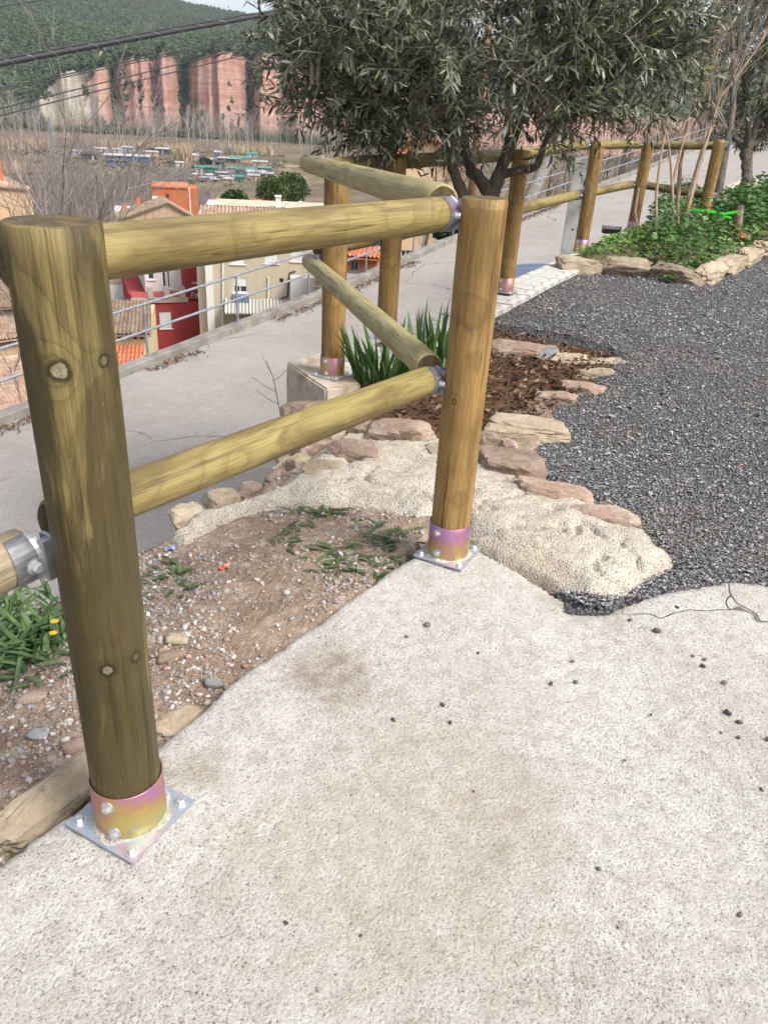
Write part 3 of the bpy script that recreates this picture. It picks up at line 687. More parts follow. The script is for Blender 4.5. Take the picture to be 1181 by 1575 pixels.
def gravel_scatter():
    rng = np.random.default_rng(11); N = 115000
    # denser near the viewpoint
    d = 1.9 + 8.3 * rng.random(N) ** 1.55; a = rng.uniform(math.radians(-2), math.radians(46), N)
    x, y = d * np.sin(a), d * np.cos(a)
    s = poly_sd(np.stack([x, y], -1), POLY_GRAV) + .05 * (fbm(np.stack([x, y], -1) * 6, 3, 55) - .5)
    k = (s > -.015) & (x < .62 * y + .3); x, y, d = x[k], y[k], d[k]; n = len(x)
    size = np.exp(rng.normal(math.log(.0047), .30, n)).clip(.0025, .0115) * (1 + .55 * np.clip(d - 3, 0, 4) / 4) * (1 + .7 * (rng.random(n) < .06))
    pos = np.stack([x, y, z_grav(x, y) + size * rng.uniform(.1, .9, n)], -1)
    g = rng.uniform(.08, .34, n) * np.where(rng.random(n) < .06, 2.0, 1)
    col = np.stack([g, g * .98, g * rng.uniform(.93, 1.04, n)], -1)
    du = sstep(.5, .66, fbm(np.stack([x, y], -1) * 1.1, 4, 71))[:, None]; col = col * (1 - .5 * du) + np.array([.21, .185, .155]) * .5 * du
    b = rng.random(n) < .03; col[b] = np.array([.26, .19, .14]) * rng.uniform(.6, 1.3, (b.sum(), 1))
    mb = MB(); pebbles(mb, rng, pos, size, col, flat=.6, jit=.3)
    tag(mb.build('gravel', STONES), 'loose dark grey gravel covering the yard', 'gravel', kind='stuff')
    print('gravel', n)
gravel_scatter()
def dirt_pebbles():
    rng = np.random.default_rng(12); N = 36000
    u = rng.uniform(-.9, 2.9, N); n = rng.uniform(1.08, 2.05, N)
    x = u * UD[0] + n * ND[0]; y = u * UD[1] + n * ND[1]; P = np.stack([x, y], -1)
    dens = sstep(.32, .55, fbm(P * 3.0, 3, 61)) * (.35 + .65 * sstep(2.4, 1.5, u)) + .15
    k = (rng.random(N) < dens) & (poly_sd(P, POLY_MORT) < .02); x, y, P = x[k], y[k], P[k]; n = len(x)
    size = np.exp(rng.normal(math.log(.0042), .45, n)).clip(.002, .014)
    pos = np.stack([x, y, z_dirt(x, y) + size * .25], -1)
    pal = np.array([[.36, .31, .27], [.25, .225, .205], [.42, .39, .36], [.31, .21, .16], [.28, .27, .28], [.55, .53, .50], [.24, .16, .12]])
    col = pal[rng.choice(len(pal), n, p=[.22, .2, .13, .17, .14, .04, .10])] * rng.uniform(.75, 1.2, (n, 1))
    mb = MB(); bg = size > .0055; pebbles(mb, rng, pos[bg], size[bg], col[bg], ICO0, ICO0F, .62, .12); pebbles(mb, rng, pos[~bg], size[~bg], col[~bg], OCT, OCTF, .7, .2)
    tag(mb.build('pebble_scatter', PEBB, smooth=True), 'small grey and pink pebbles scattered over the dirt bank', 'pebbles', kind='stuff')
    # mortar crumbs, gravel spilled in the gutter of the ramp
    N = 900; a = on_z(880, 905, .06); b = on_z(1180, 880, .08)
    t = rng.random(N); q = np.array([on_z(870 + 60 * rng.random(), 890 + 45 * rng.random(), .07)[:2] for _ in range(N)])
    size = rng.uniform(.004, .009, N); g = rng.uniform(.03, .11, N)
    mb = MB(); pebbles(mb, rng, np.column_stack([q, np.maximum(z_mort(q[:, 0], q[:, 1]) - .03, z_conc(q[:, 0], q[:, 1]) + np.minimum(poly_sd(q, POLY_CONC), 0) * 1.6) + .004]), size, np.stack([g, g, g * 1.05], -1), flat=.7)
    tag(mb.build('spilled_gravel', STONES), 'dark gravel spilled into the dip beside the concrete ramp', 'gravel', kind='stuff')
dirt_pebbles()

# ---- retaining wall between terrace and road
def rocks_into(parent, name, specs, mats, seed0=0):
    out = []
    for i, (c, sx, sy, sz, yaw, mt) in enumerate(specs):
        rng = np.random.default_rng(seed0 + i)
        big = name == 'stone' and seed0 != 100; v, f = rock_geo(rng, sx, sy, sz, ICO3 if big else ICO2, ICO3F if big else ICO2F, .62, .24, seed0 + i + 1)
        mb = MB(); mb.add(v, f); o = mb.build(name, mats[mt], parent, smooth=False, loc=c); o.rotation_euler = (random.uniform(-.12, .12), random.uniform(-.12, .12), yaw)
        out.append(o)
    return out
random.seed(4)
RM3 = {'p': ROCK_PINK, 't': ROCK_TAN, 'g': ROCK_GREY}
def wall():
    w = empty('retaining_wall', un(3.5, 2.3, -2)); base = np.array(w.location)
    tag(w, 'stone and mortar retaining wall with tiled coping above the road', 'wall')
    def strip(prof_fn, us, name, mat):
        P = np.stack([np.array([un(u, n, z) for n, z in prof_fn(u)]) for u in us]) - base
        mb = MB(); v, f = grid_geo(P); mb.add(v, f); return mb.build(name, mat, w)
    def pf1(u): b = zroad(u, 2.0) - .3; return [(2.16 + .03 * math.sin(u * 3), b), (2.06 + .05 * (vnoise(np.array([u * 3., 0, 0])) - .5), -.20), (1.98, -.135), (1.7, -.16), (1.7, -1.5)]
    strip(pf1, np.linspace(-12, 3.6, 90), 'wall_body', ROCK_PINK)
    def zt2(u): return float(np.interp(u, [3.86, 6.55, 8.26, 11, 16, 30], [.03, .145, .20, .28, .5, .75]))
    def pf2(u): b = zroad(u, 2.0) - .3; t = zt2(u) - .035; t = max(t, b + .3); return [(2.70, b), (2.66, t), (2.36, t), (2.36, min(t - .5, 0) - .3)]
    strip(pf2, np.linspace(3.9, 22, 80), 'wall_body', BLOCK)
    # coping tiles
    u = 4.0; rng = random.Random(3)
    while u < 8.75:
        L = .205; z = zt2(u + L / 2); mb = MB()
        c = un(u + L / 2, 2.51, z) - base; ang = math.atan2(UD[1], UD[0]) + rng.uniform(-.02, .02)
        rot = np.array(Matrix.Rotation(ang, 3, 'Z')) @ np.array(Matrix.Rotation(-math.atan(.035), 3, 'Y'))
        mb.box(-L / 2 + .005, L / 2 - .005, -.19, .175, -.034, .0, rot=rot); mb.build('coping_tile', COPING, w, loc=c + np.array([0, 0, rng.uniform(-.003, .003)])); u += L
    # corner block carrying a fence post
    top = [on_z(501, 598, .06)[:2], on_z(556, 590, .06)[:2], on_z(500, 540, .06)[:2] * 1.0, on_z(440, 557, .06)[:2]]
    top = np.array(top); mb = MB(); tp = np.column_stack([top, np.full(4, .06)]); bt = np.column_stack([top, np.full(4, -.62)])
    bm = bmesh.new(); vsx = [bm.verts.new(q - base) for q in np.concatenate([bt, tp])]
    for fc in ([3, 2, 1, 0], [4, 5, 6, 7], [0, 1, 5, 4], [1, 2, 6, 5], [2, 3, 7, 6], [3, 0, 4, 7]): bm.faces.new([vsx[i] for i in fc])
    bmesh.ops.recalc_face_normals(bm, faces=bm.faces)
    bmesh.ops.bevel(bm, geom=bm.edges[:], offset=.012, segments=2, affect='EDGES')
    bmesh.ops.subdivide_edges(bm, edges=bm.edges[:], cuts=5, use_grid_fill=True)
    for q in bm.verts:
        p = np.array(q.co[:]); d = fbm(p * 9, 3, 71) - .5; q.co += q.normal * float(d) * .02
    me = bpy.data.meshes.new('corner_block'); bm.to_mesh(me); bm.free(); me.materials.append(BLOCK); link('corner_block', me, w)
    # rubble showing under the corner block
    sp = []
    for (px, py, n, s, mt) in [(470, 640, 2.35, (.26, .2, .17), 'p'), (452, 690, 2.32, (.2, .18, .15), 't'), (505, 655, 2.2, (.28, .2, .16), 't'), (480, 690, 2.2, (.2, .2, .14), 'p'), (520, 690, 2.1, (.22, .16, .12), 'p'), (448, 730, 2.2, (.2, .18, .16), 't'), (545, 655, 2.1, (.2, .16, .14), 't'), (430, 745, 2.12, (.16, .14, .12), 'p'), (340, 770, 2.1, (.16, .13, .1), 't'), (290, 797, 2.1, (.14, .12, .1), 't'), (385, 755, 2.08, (.15, .12, .08), 'p'), (460, 715, 2.12, (.14, .12, .1), 't')]:
        p = on_n(px, py, n); sp.append((p - base, s[0], s[1], s[2], random.uniform(0, 3), mt))
    for u in np.arange(-1.5, 3.3, .27):
        sp.append((un(u, 2.06, -.22 + random.uniform(-.03, .02)) - base, .27, .2, .2, math.atan2(UD[1], UD[0]), random.choice('ptp')))
        sp.append((un(u + .12, 2.09, -.45) - base, .28, .2, .22, math.atan2(UD[1], UD[0]), random.choice('ptp')))
    rocks_into(w, 'stone', sp, RM3, 100)
wall()

# ---- stone edging of the planting beds
def borders():
    b = empty('stone_border', on_z(800, 640, .0)); base = np.array(b.location)
    tag(b, 'edging of rough pink and tan stones around the leaf-strewn bed', 'stone border')
    S = [(797, 532, 73, 34, 'p', .11), (842, 538, 32, 26, 'g', .09), (878, 544, 52, 24, 't', .07), (924, 548, 76, 27, 't', .045), (916, 567, 54, 24, 't', .06), (894, 590, 64, 27, 'p', .075), (856, 603, 58, 30, 'p', .07), (812, 645, 118, 56, 't', .09), (756, 668, 40, 30, 'p', .08),
         (778, 706, 90, 62, 'p', .13), (850, 752, 104, 42, 'p', .10), (926, 790, 96, 34, 'p', .085), (613, 660, 98, 50, 'p', .14), (686, 520, 46, 32, 'p', .12), (648, 528, 40, 28, 't', .10), (690, 690, 60, 40, 't', .09), (545, 690, 70, 40, 'p', .1), (500, 715, 60, 34, 't', .09), (640, 700, 60, 30, 't', .06), (783, 680, 26, 22, 'p', .07)]
    sp = []
    for (px, py, wpx, hpx, mt, hz) in S:
        p = on_z(px, py + hpx * .25, .05); dep = RM[:, 2] @ (p - CAM)
        sx = wpx * dep / F_PX * 1.06; sy = max(hpx * dep / F_PX * 1.15, sx * .45)
        p[2] = .025 + hz * .20
        sp.append((p - base, sx * 1.08, sy * 1.1, hz * 1.15, {'t': .2, 'p': -.25, 'g': 0}[mt] + random.uniform(-.2, .2), mt))
    rocks_into(b, 'stone', sp, RM3, 300)
    b2 = empty('stone_edging', (3.0, 8.2, .15)); base = np.array(b2.location)
    tag(b2, 'low row of long tan stone blocks edging the green ground-cover bed', 'stone border')
    pts = [np.array([1.62, 8.28]), np.array([2.1, 8.36]), np.array([2.58, 8.30]), np.array([3.0, 7.98]), np.array([3.36, 8.45]), np.array([3.78, 9.0]), np.array([4.2, 9.65]), np.array([4.75, 10.4]), np.array([5.5, 11.3])]
    sp = []
    for a, c in zip(pts[:-1], pts[1:]):
        dv = c - a; L = np.linalg.norm(dv); k = 2 if L > .9 else 1
        for i in range(k):
            m = a + dv * (i + .5) / k; sp.append((np.array([m[0], m[1], z_grav(*m) + .055]) - base, L / k * 1.03, .22, .19, math.atan2(dv[1], dv[0]), 't'))
    rocks_into(b2, 'stone', sp, RM3, 500)
borders()
print('setting ready')
# ------------------------------------------------------------------ timber fence
def cyl_wood(name, length, R, parent, mat, loc, rot=None, sides=40, rows=26, chamfer=.006, seed=0, top_dome=0.0, flat_ends=False):
    zs = np.concatenate([[0, .0001, chamfer], np.linspace(chamfer, length - chamfer, rows)[1:-1], [length - chamfer, length - .0001, length]])
    rs = np.full(len(zs), R); rs[0] = R - chamfer; rs[1] = R - chamfer; rs[-1] = R - chamfer; rs[-2] = R - chamfer; 
    th = np.arange(sides) * 2 * math.pi / sides
    P = np.zeros((len(zs), sides, 3))
    for i, (z, r) in enumerate(zip(zs, rs)):
        pn = np.stack([np.cos(th) * 1.2, np.sin(th) * 1.2, np.full(sides, z * 1.6)], -1)
        rr = r * (1 + .035 * (fbm(pn + seed * 5.3, 3, 80) - .5))
        P[i] = np.stack([rr * np.cos(th), rr * np.sin(th), np.full(sides, z)], -1)
    P = P[1:-1]; k = len(P)
    v = P.reshape(-1, 3); i = np.arange(k - 1)[:, None] * sides; j = np.arange(sides)[None]; j2 = (j + 1) % sides
    f = np.stack([i + j, i + j2, i + sides + j2, i + sides + j], -1).reshape(-1, 4)
    mb = MB(); mb.add(v, f)
    # end faces: rings of slightly rough end grain
    rng = np.random.default_rng(seed + 900)
    for z, ring, sgn in ((zs[-1], v[(k - 1) * sides:], 1), (zs[0], v[:sides], -1)):
        vv = [ring]; 
        for q in (.75, .5, .25):
            rr = ring * [q, q, 1]; rr = rr + np.array([0, 0, sgn]) * (rng.uniform(-.5, 1, (sides, 1)) * .0016 + top_dome * (1 - q * q)); vv.append(rr)
        vv.append(np.array([[0, 0, z + sgn * top_dome]])); vv = np.concatenate(vv)
        a = np.arange(3)[:, None] * sides
        ff = np.stack([a + j, a + j2, a + sides + j2, a + sides + j], -1).reshape(-1, 4)
        tt = np.stack([3 * sides + j[0], 3 * sides + j2[0], np.full(sides, 4 * sides)], -1)
        if sgn < 0: ff = ff[:, ::-1]; tt = tt[:, ::-1]
        mb.add(vv, [ff, tt], 1)
    o = mb.build(name, [mat, END], parent, smooth=True, loc=loc)
    if rot is not None: o.rotation_euler = rot
    return o
def hexbolt(mb, c, d, r=.0085, h=.008, washer=True):
    d = np.asarray(d, float); d = d / np.linalg.norm(d); c = np.asarray(c, float)
    if washer: mb.tube([c, c + d * .002], r * 1.55, 14)
    mb.tube([c + d * .002, c + d * (h * .85), c + d * h], [r, r, r * .82], 6)

fence = empty('wooden_fence', (.241, 2.462, .10)); FB = np.array(fence.location)
tag(fence, 'round timber post-and-rail fence bolted along the ramp and terrace edge', 'fence')
def posts_z(x, y, px, py):
    r = ray(px, py); t = math.hypot(x, y) / math.hypot(r[0], r[1]); return CAM[2] + r[2] * t
POSTS = {'Z': (-1.27, -.12, .10, 1.30, WOOD_B), 'A': (-.507, 1.18, .116, 1.337, WOOD_A), 'B': (.241, 2.462, .078, 1.297, WOOD_B), 'C': (-.367, 4.60, .055, 1.262, WOOD_B), 'D': (-.06, 5.40, .10, 1.262, WOOD_B),
         'E': (.95, 7.02, .155, 1.30, WOOD_B), 'F': (1.95, 8.80, .29, 1.37, WOOD_B), 'G': (3.0, 10.72, .31, 1.37, WOOD_B), 'H': (3.76, 10.42, .42, 1.44, WOOD_B)}
def sleeve(x, y, z, face, rot, h=.125, bolts=2, plate=True, collar=True):
    """zinc-plated tube on a bolted base plate; face = direction (angle) of the side bolts"""
    c = np.array([x, y, z]) - FB
    th = np.arange(40) * 2 * math.pi / 40; mb = MB(); prof = [(.0745, 0), (.0745, h), (.0735, h + .001), (.0715, h), (.0715, h - .03)]
    P = np.stack([np.stack([r * np.cos(th), r * np.sin(th), np.full(40, zz)], -1) for r, zz in prof])
    P = np.concatenate([P, P[:, :1]], 1); v, f = grid_geo(P); mb.add(v, f[:, ::-1])
    s = mb.build('post_sleeve', ZINC, fence, smooth=True, loc=c)
    for k, a in enumerate((face, face + .1)):
        mb = MB(); zz = h * (.82 if k == 0 else .26); hexbolt(mb, (0, 0, 0), (math.cos(a), math.sin(a), 0), .009, .011)
        mb.build('bolt', STEEL, s, loc=(.0742 * math.cos(a), .0742 * math.sin(a), zz))
    if plate:
        R = np.array(Matrix.Rotation(rot, 3, 'Z')); mb = MB(); mb.box(-.094, .094, -.094, .094, 0, .006, rot=R)
        p = mb.build('base_plate', ZPLATE, fence, loc=c + np.array([0, 0, .006]))
        for sx in (-1, 1):
            for sy in (-1, 1):
                q = R @ np.array([sx * .074, sy * .074, 0]); mb = MB(); hexbolt(mb, (0, 0, 0), (0, 0, 1), .010, .012); mb.build('bolt', STEEL, p, loc=(q[0], q[1], .006))
    if collar:
        rng = np.random.default_rng(int(abs(x * 1000)))
        n = 72; t = np.arange(n) * 2 * math.pi / n; rr = np.array([.074, .078, .088, .10, .115, 1.0])
        cc = .080 + .011 * np.abs(np.cos(2 * (t - rot))) ** 1.2 + .02 * (fbm(np.stack([np.cos(t) * 2 + x * 7, np.sin(t) * 2], -1), 3, 91) - .5)
        zz = [.017, .0145, .0135, .0125, -.004]
        P = np.stack([np.stack([(.0735 + (cc - .0735) * q) * np.cos(t), (.0735 + (cc - .0735) * q) * np.sin(t), z_ + .004 * (fbm(np.stack([np.cos(t) * 6 * (1 + q), np.sin(t) * 6, t * 0 + x], -1), 2, 92) - .5)], -1) for q, z_ in zip((0, .25, .55, .85, 1.05), zz)])
        P = np.concatenate([P, P[:, :1]], 1); v, f = grid_geo(P); mb = MB(); mb.add(v, f); mb.build('mortar_collar', CONC, fence, smooth=True, loc=c)
for k, (x, y, z0, z1, m) in POSTS.items():
    b = .045
    cyl_wood('post', z1 - z0 - b, .07, fence, m, np.array([x, y, z0 + b]) - FB, seed=ord(k), chamfer=.004 if k == 'A' else .006)
    fc = math.atan2(-y, -x)                                   # towards the viewpoint
    sleeve(x, y, z0, fc - .62, math.radians(-26.6) if k in 'ABZ' else math.atan2(UD[1], UD[0]), h=.128 if k == 'A' else .14 if k == 'B' else .128, plate=k in 'ABCDEZ', collar=k in 'ABCZ')
def bracket(e, a, inner, mat, r, L=.058):
    """saddle plate on the end of a rail: e end point, a unit axis towards the post, inner unit side direction"""
    a = a / np.linalg.norm(a); s = inner - a * (inner @ a); s /= np.linalg.norm(s); t = np.cross(a, s)
    th = np.radians(np.linspace(-72, 72, 15)); mb = MB(); rows = []
    for q, rad in ((-L, r + .0015), (-L, r + .0045), (-.012, r + .0045), (0.0, r + .007), (.0, r + .003)):
        sh = .012 * (1 - np.cos(th)) if q == -L else 0
        rows.append(np.array([a * (q + (sh[i] if q == -L else 0)) + s * rad * math.cos(x) + t * rad * math.sin(x) for i, x in enumerate(th)]))
    P = np.stack(rows); v, f = grid_geo(P); mb.add(v, f); mb.add(v + a * 1e-5, f[:, ::-1])
    # flange standing against the post
    R = np.stack([a, s, t], 1); mb.box(-.004, .016, r - .006, r + .010, -.040, .040, rot=R)
    mb.box(.012, .020, r - .02, r + .030, -.044, .044, rot=R)
    o = mb.build('rail_bracket', mat, fence, loc=e - FB)
    mb = MB(); hexbolt(mb, (0, 0, 0), s, .010, .014); mb.build('bolt', STEEL, o, loc=tuple(-a * .024 + s * (r + .0046)))
def rail(p0, p1, mat, r, seed, br=(None, None), inner=None):
    p0 = np.array(p0, float); p1 = np.array(p1, float); d = p1 - p0; L = np.linalg.norm(d)
    q = Vector(d).to_track_quat('Z', 'X'); cyl_wood('rail', L, r, fence, mat, p0 - FB, q.to_euler(), seed=seed, chamfer=.007)
    a = d / L
    if br[0]: bracket(p0, -a, inner, br[0], r)
    if br[1]: bracket(p1, a, inner, br[1], r)
def P2(k): return np.array(POSTS[k][:2])
def off(a, b, d=.118):
    u = (P2(b) - P2(a)); u /= np.linalg.norm(u); return np.array([-u[1], u[0]]) * d, u
def r3(p, z): return np.array([p[0], p[1], z])
nAB, uAB = off('A', 'B'); nBC, uBC = off('B', 'C'); nZA, uZA = off('Z', 'A'); nCD, uCD = off('C', 'D'); nDE, uDE = off('D', 'E'); nEF, uEF = off('E', 'F'); nFG, uFG = off('F', 'G'); nGH, uGH = off('G', 'H')
inAB = r3(-nAB / np.linalg.norm(nAB), 0)
# corner where the A-B and B-C rails meet, on the road side of post B
KB = P2('B') + nAB * .92 + uAB * -.035
rail(r3(P2('A') + nAB + uAB * .0, 1.262), r3(KB, 1.245), WOOD_R, .0475, 1, (None, ZPLATE), inAB)
rail(r3(P2('A') + nAB + uAB * .0, .797), r3(KB, .728), WOOD_R, .047, 2, (None, ZPLATE), inAB)
rail(r3(P2('Z') + nZA, .70), r3(P2('A') + nAB - uAB * .055, .765), WOOD_G, .048, 3, (None, DULL), inAB)
EC = P2('C') + nBC + uBC * .03
rail(r3(KB - uBC * .01 + nBC * .12, 1.277), r3(at(473, 251, 4.62)[:2], at(473, 251, 4.62)[2]), WOOD_P, .050, 5)
rail(r3(KB - uBC * .01 + nBC * .12, .772), r3(at(476, 402, 4.66)[:2], at(476, 402, 4.66)[2]), WOOD_P, .047, 6)
for k, (a, b, nn, zt, zb) in enumerate((('C', 'D', nCD, (1.22, 1.22), (None, None)), ('D', 'E', nDE, (1.22, 1.25), (None, None)), ('E', 'F', nEF, (1.25, 1.33), (None, None)), ('F', 'G', nFG, (1.33, 1.33), (None, None)), ('G', 'H', nGH, (1.33, 1.38), (None, None)))):
    zl = {'C': posts_z(*P2('C'), 513, 388), 'D': posts_z(*P2('D'), 596, 368), 'E': posts_z(*P2('E'), 785, 330), 'F': posts_z(*P2('F'), 892, 300), 'G': posts_z(*P2('G'), 985, 285), 'H': posts_z(*P2('H'), 1090, 303)}
    z0 = zb[0] if zb[0] is not None else zl[a]; z1 = zb[1] if zb[1] is not None else zl[b]
    uu = (P2(b) - P2(a)); uu /= np.linalg.norm(uu); inn = r3(-nn / np.linalg.norm(nn), 0)
    ex = .10 if b == 'H' else -.045
    rail(r3(P2(a) + nn + uu * .03, zt[0]), r3(P2(b) + nn + uu * ex, zt[1]), WOOD_R, .047, 10 + k, (ZPLATE if k else None, ZPLATE), inn)
    rail(r3(P2(a) + nn + uu * .03, z0), r3(P2(b) + nn + uu * ex, z1), WOOD_R, .047, 20 + k, (ZPLATE if k else None, ZPLATE), inn)
# little brackets seen at the far ends behind post C
bracket(r3(P2('C') - ND * 0 + np.array([-.10, .03]), 1.235), r3(uAB, 0), r3(-nAB, 0), ZPLATE, .045)
bracket(r3(P2('C') + np.array([-.10, .03]), .72), r3(uAB, 0), r3(-nAB, 0), ZPLATE, .045)

# ------------------------------------------------------------------ roadside railing, pole and cables
def railing():
    b0 = un(8.58, 9.1, zk(8.58)); o = empty('roadside_railing', b0)
    tag(o, 'two-rail galvanised tube railing on the far kerb of the road', 'railing')
    us = np.arange(8.58 - 2.18 * 4, 62, 2.18)
    for u in us:
        mb = MB(); c = un(u, 9.1, zk(u)) - b0
        mb.tube([np.zeros(3), np.array([0, 0, .80])], .021, 10); mb.tube([np.array([0, 0, -.02]), np.array([0, 0, .012])], .045, 10); mb.build('post', GALV, o, loc=c)
    ur = np.linspace(us[0] - 1, us[-1] + .5, 90)
    for h in (.81, .40):
        mb = MB(); mb.tube([un(u, 9.1, zk(u) + h) - b0 for u in ur], .0225, 8); mb.build('rail', GALV, o, smooth=True)
railing()
POLE_U = 21.9
WOOD_POLE = speck('brown_pole_wood', (.22, .12, .065), (.33, .19, .11), 5, .9, .4, 30, .01, stretch=(1, 1, .12))
def pole():
    zb = float(terrain_z(*[np.array(q) for q in un(POLE_U, 9.75)[:2]])); top = on_n(766, -75, 9.75)[2]
    o = empty('utility_pole', un(POLE_U, 9.75, zb)); tag(o, 'brown wooden utility pole rising behind the olive tree crown', 'pole')
    mb = MB(); mb.tube([[0, 0, -.5], [0, 0, (top - zb) * .5], [0, 0, top - zb]], [.14, .115, .09], 14); mb.build('pole_shaft', WOOD_POLE, o, smooth=True)
    mb = MB(); mb.box(-.5, .5, -.05, .05, -.05, .05); q = mb.build('crossarm', WOOD_POLE, o, loc=(0, -.14, top - zb - .35))
    for x in (-.42, -.15, .15, .42): mb = MB(); mb.tube([[0, 0, 0], [0, 0, .05], [0, 0, .09], [0, 0, .12]], [.03, .04, .03, .02], 8); mb.build('insulator', speck('porcelain', (.5, .48, .44), (.6, .58, .55), 3, .3, 0), q, loc=(x, 0, .05))
pole()
CABLE = speck('black_cable', (.018, .019, .021), (.032, .033, .036), 20, .6, 0)
def cable(pa, pb, rad, label, n=9.6, ties=False):
    (x0, y0), (x1, y1) = pa, pb; k = (y1 - y0) / (x1 - x0)
    xs = [-260, -120, 0, 130, 260, 395, 560, 766]
    pts = np.array([on_n(x, y0 + k * (x - x0) + (0.00002 * (x - x0) * (x - x1)), n) for x in xs])
    t = np.linspace(0, len(pts) - 1, 60); P = np.stack([np.interp(t, np.arange(len(pts)), pts[:, i]) for i in range(3)], -1)
    o = empty('overhead_cable', P[0]) if ties else None
    mb = MB(); mb.tube(P - (P[0] if ties else 0), rad, 8)
    if ties:
        tag(o, label, 'cable', 'overhead cables'); mb.build('cable_sheath', CABLE, o, smooth=True)
        # lashing wire wrapped along it and the strand it hangs from
        tt = np.linspace(0, 59, 1400); Q = np.stack([np.interp(tt, np.arange(60), P[:, i]) for i in range(3)], -1) - P[0]
        mb = MB(); ang = tt * 3.0; mb.tube(Q + np.stack([ND[0] * np.cos(ang), ND[1] * np.cos(ang), np.sin(ang)], -1) * (rad + .002), .0035, 4); mb.build('lashing_wire', GALV, o)
        mb = MB(); mb.tube(P - P[0] + np.array([0, 0, rad + .010]), .008, 6); mb.build('support_strand', CABLE, o)
    else: tag(mb.build('overhead_cable', CABLE, smooth=True), label, 'cable', 'overhead cables')
cable((0, 98), (395, 25), .036, 'thickest black overhead cable, lashed with wire, crossing above the red cliffs', ties=True)
cable((0, 136), (395, 55), .008, 'thin black overhead wire, first one below the thick cable')
cable((0, 139.5), (395, 59), .007, 'thin black overhead wire running close under the first thin wire')
cable((0, 167), (395, 70), .008, 'thin black overhead wire, second lowest across the cliffs')
cable((0, 178), (395, 80), .008, 'lowest thin black overhead wire across the cliffs')
def hi_wire():
    P = np.array([at(-40, 16, 16), at(10, 9, 16.5), at(70, -1, 17), at(200, -26, 18.5)]); mb = MB(); mb.tube(P, .014, 6)
    tag(mb.build('overhead_cable', CABLE, smooth=True), 'short stretch of black wire across the top left corner', 'cable', 'overhead cables')
hi_wire()
print('fence ready')
# ------------------------------------------------------------------ trees and plants near by
LT_V, LT_F = leaf_tmpl(.35, .8, .75)
def leaf_mesh(name, mat, col, L=1.0, W=1.0, tmpl=None):
    tv, tf = tmpl or (LT_V, LT_F); v = tv.copy(); v[:, 0] *= W; v[:, 1] *= L; v[:, 2] *= W
    mb = MB(); mb.add(v, [f.copy() for f in tf], 0, np.tile(col, (len(v), 1))); me = mb.data(name); me.materials.append(mat); return me
def orient(y, z):
    y = y / np.linalg.norm(y); x = np.cross(y, z); x /= np.linalg.norm(x) + 1e-9; z = np.cross(x, y)
    return Matrix(((x[0], y[0], z[0]), (x[1], y[1], z[1]), (x[2], y[2], z[2])))

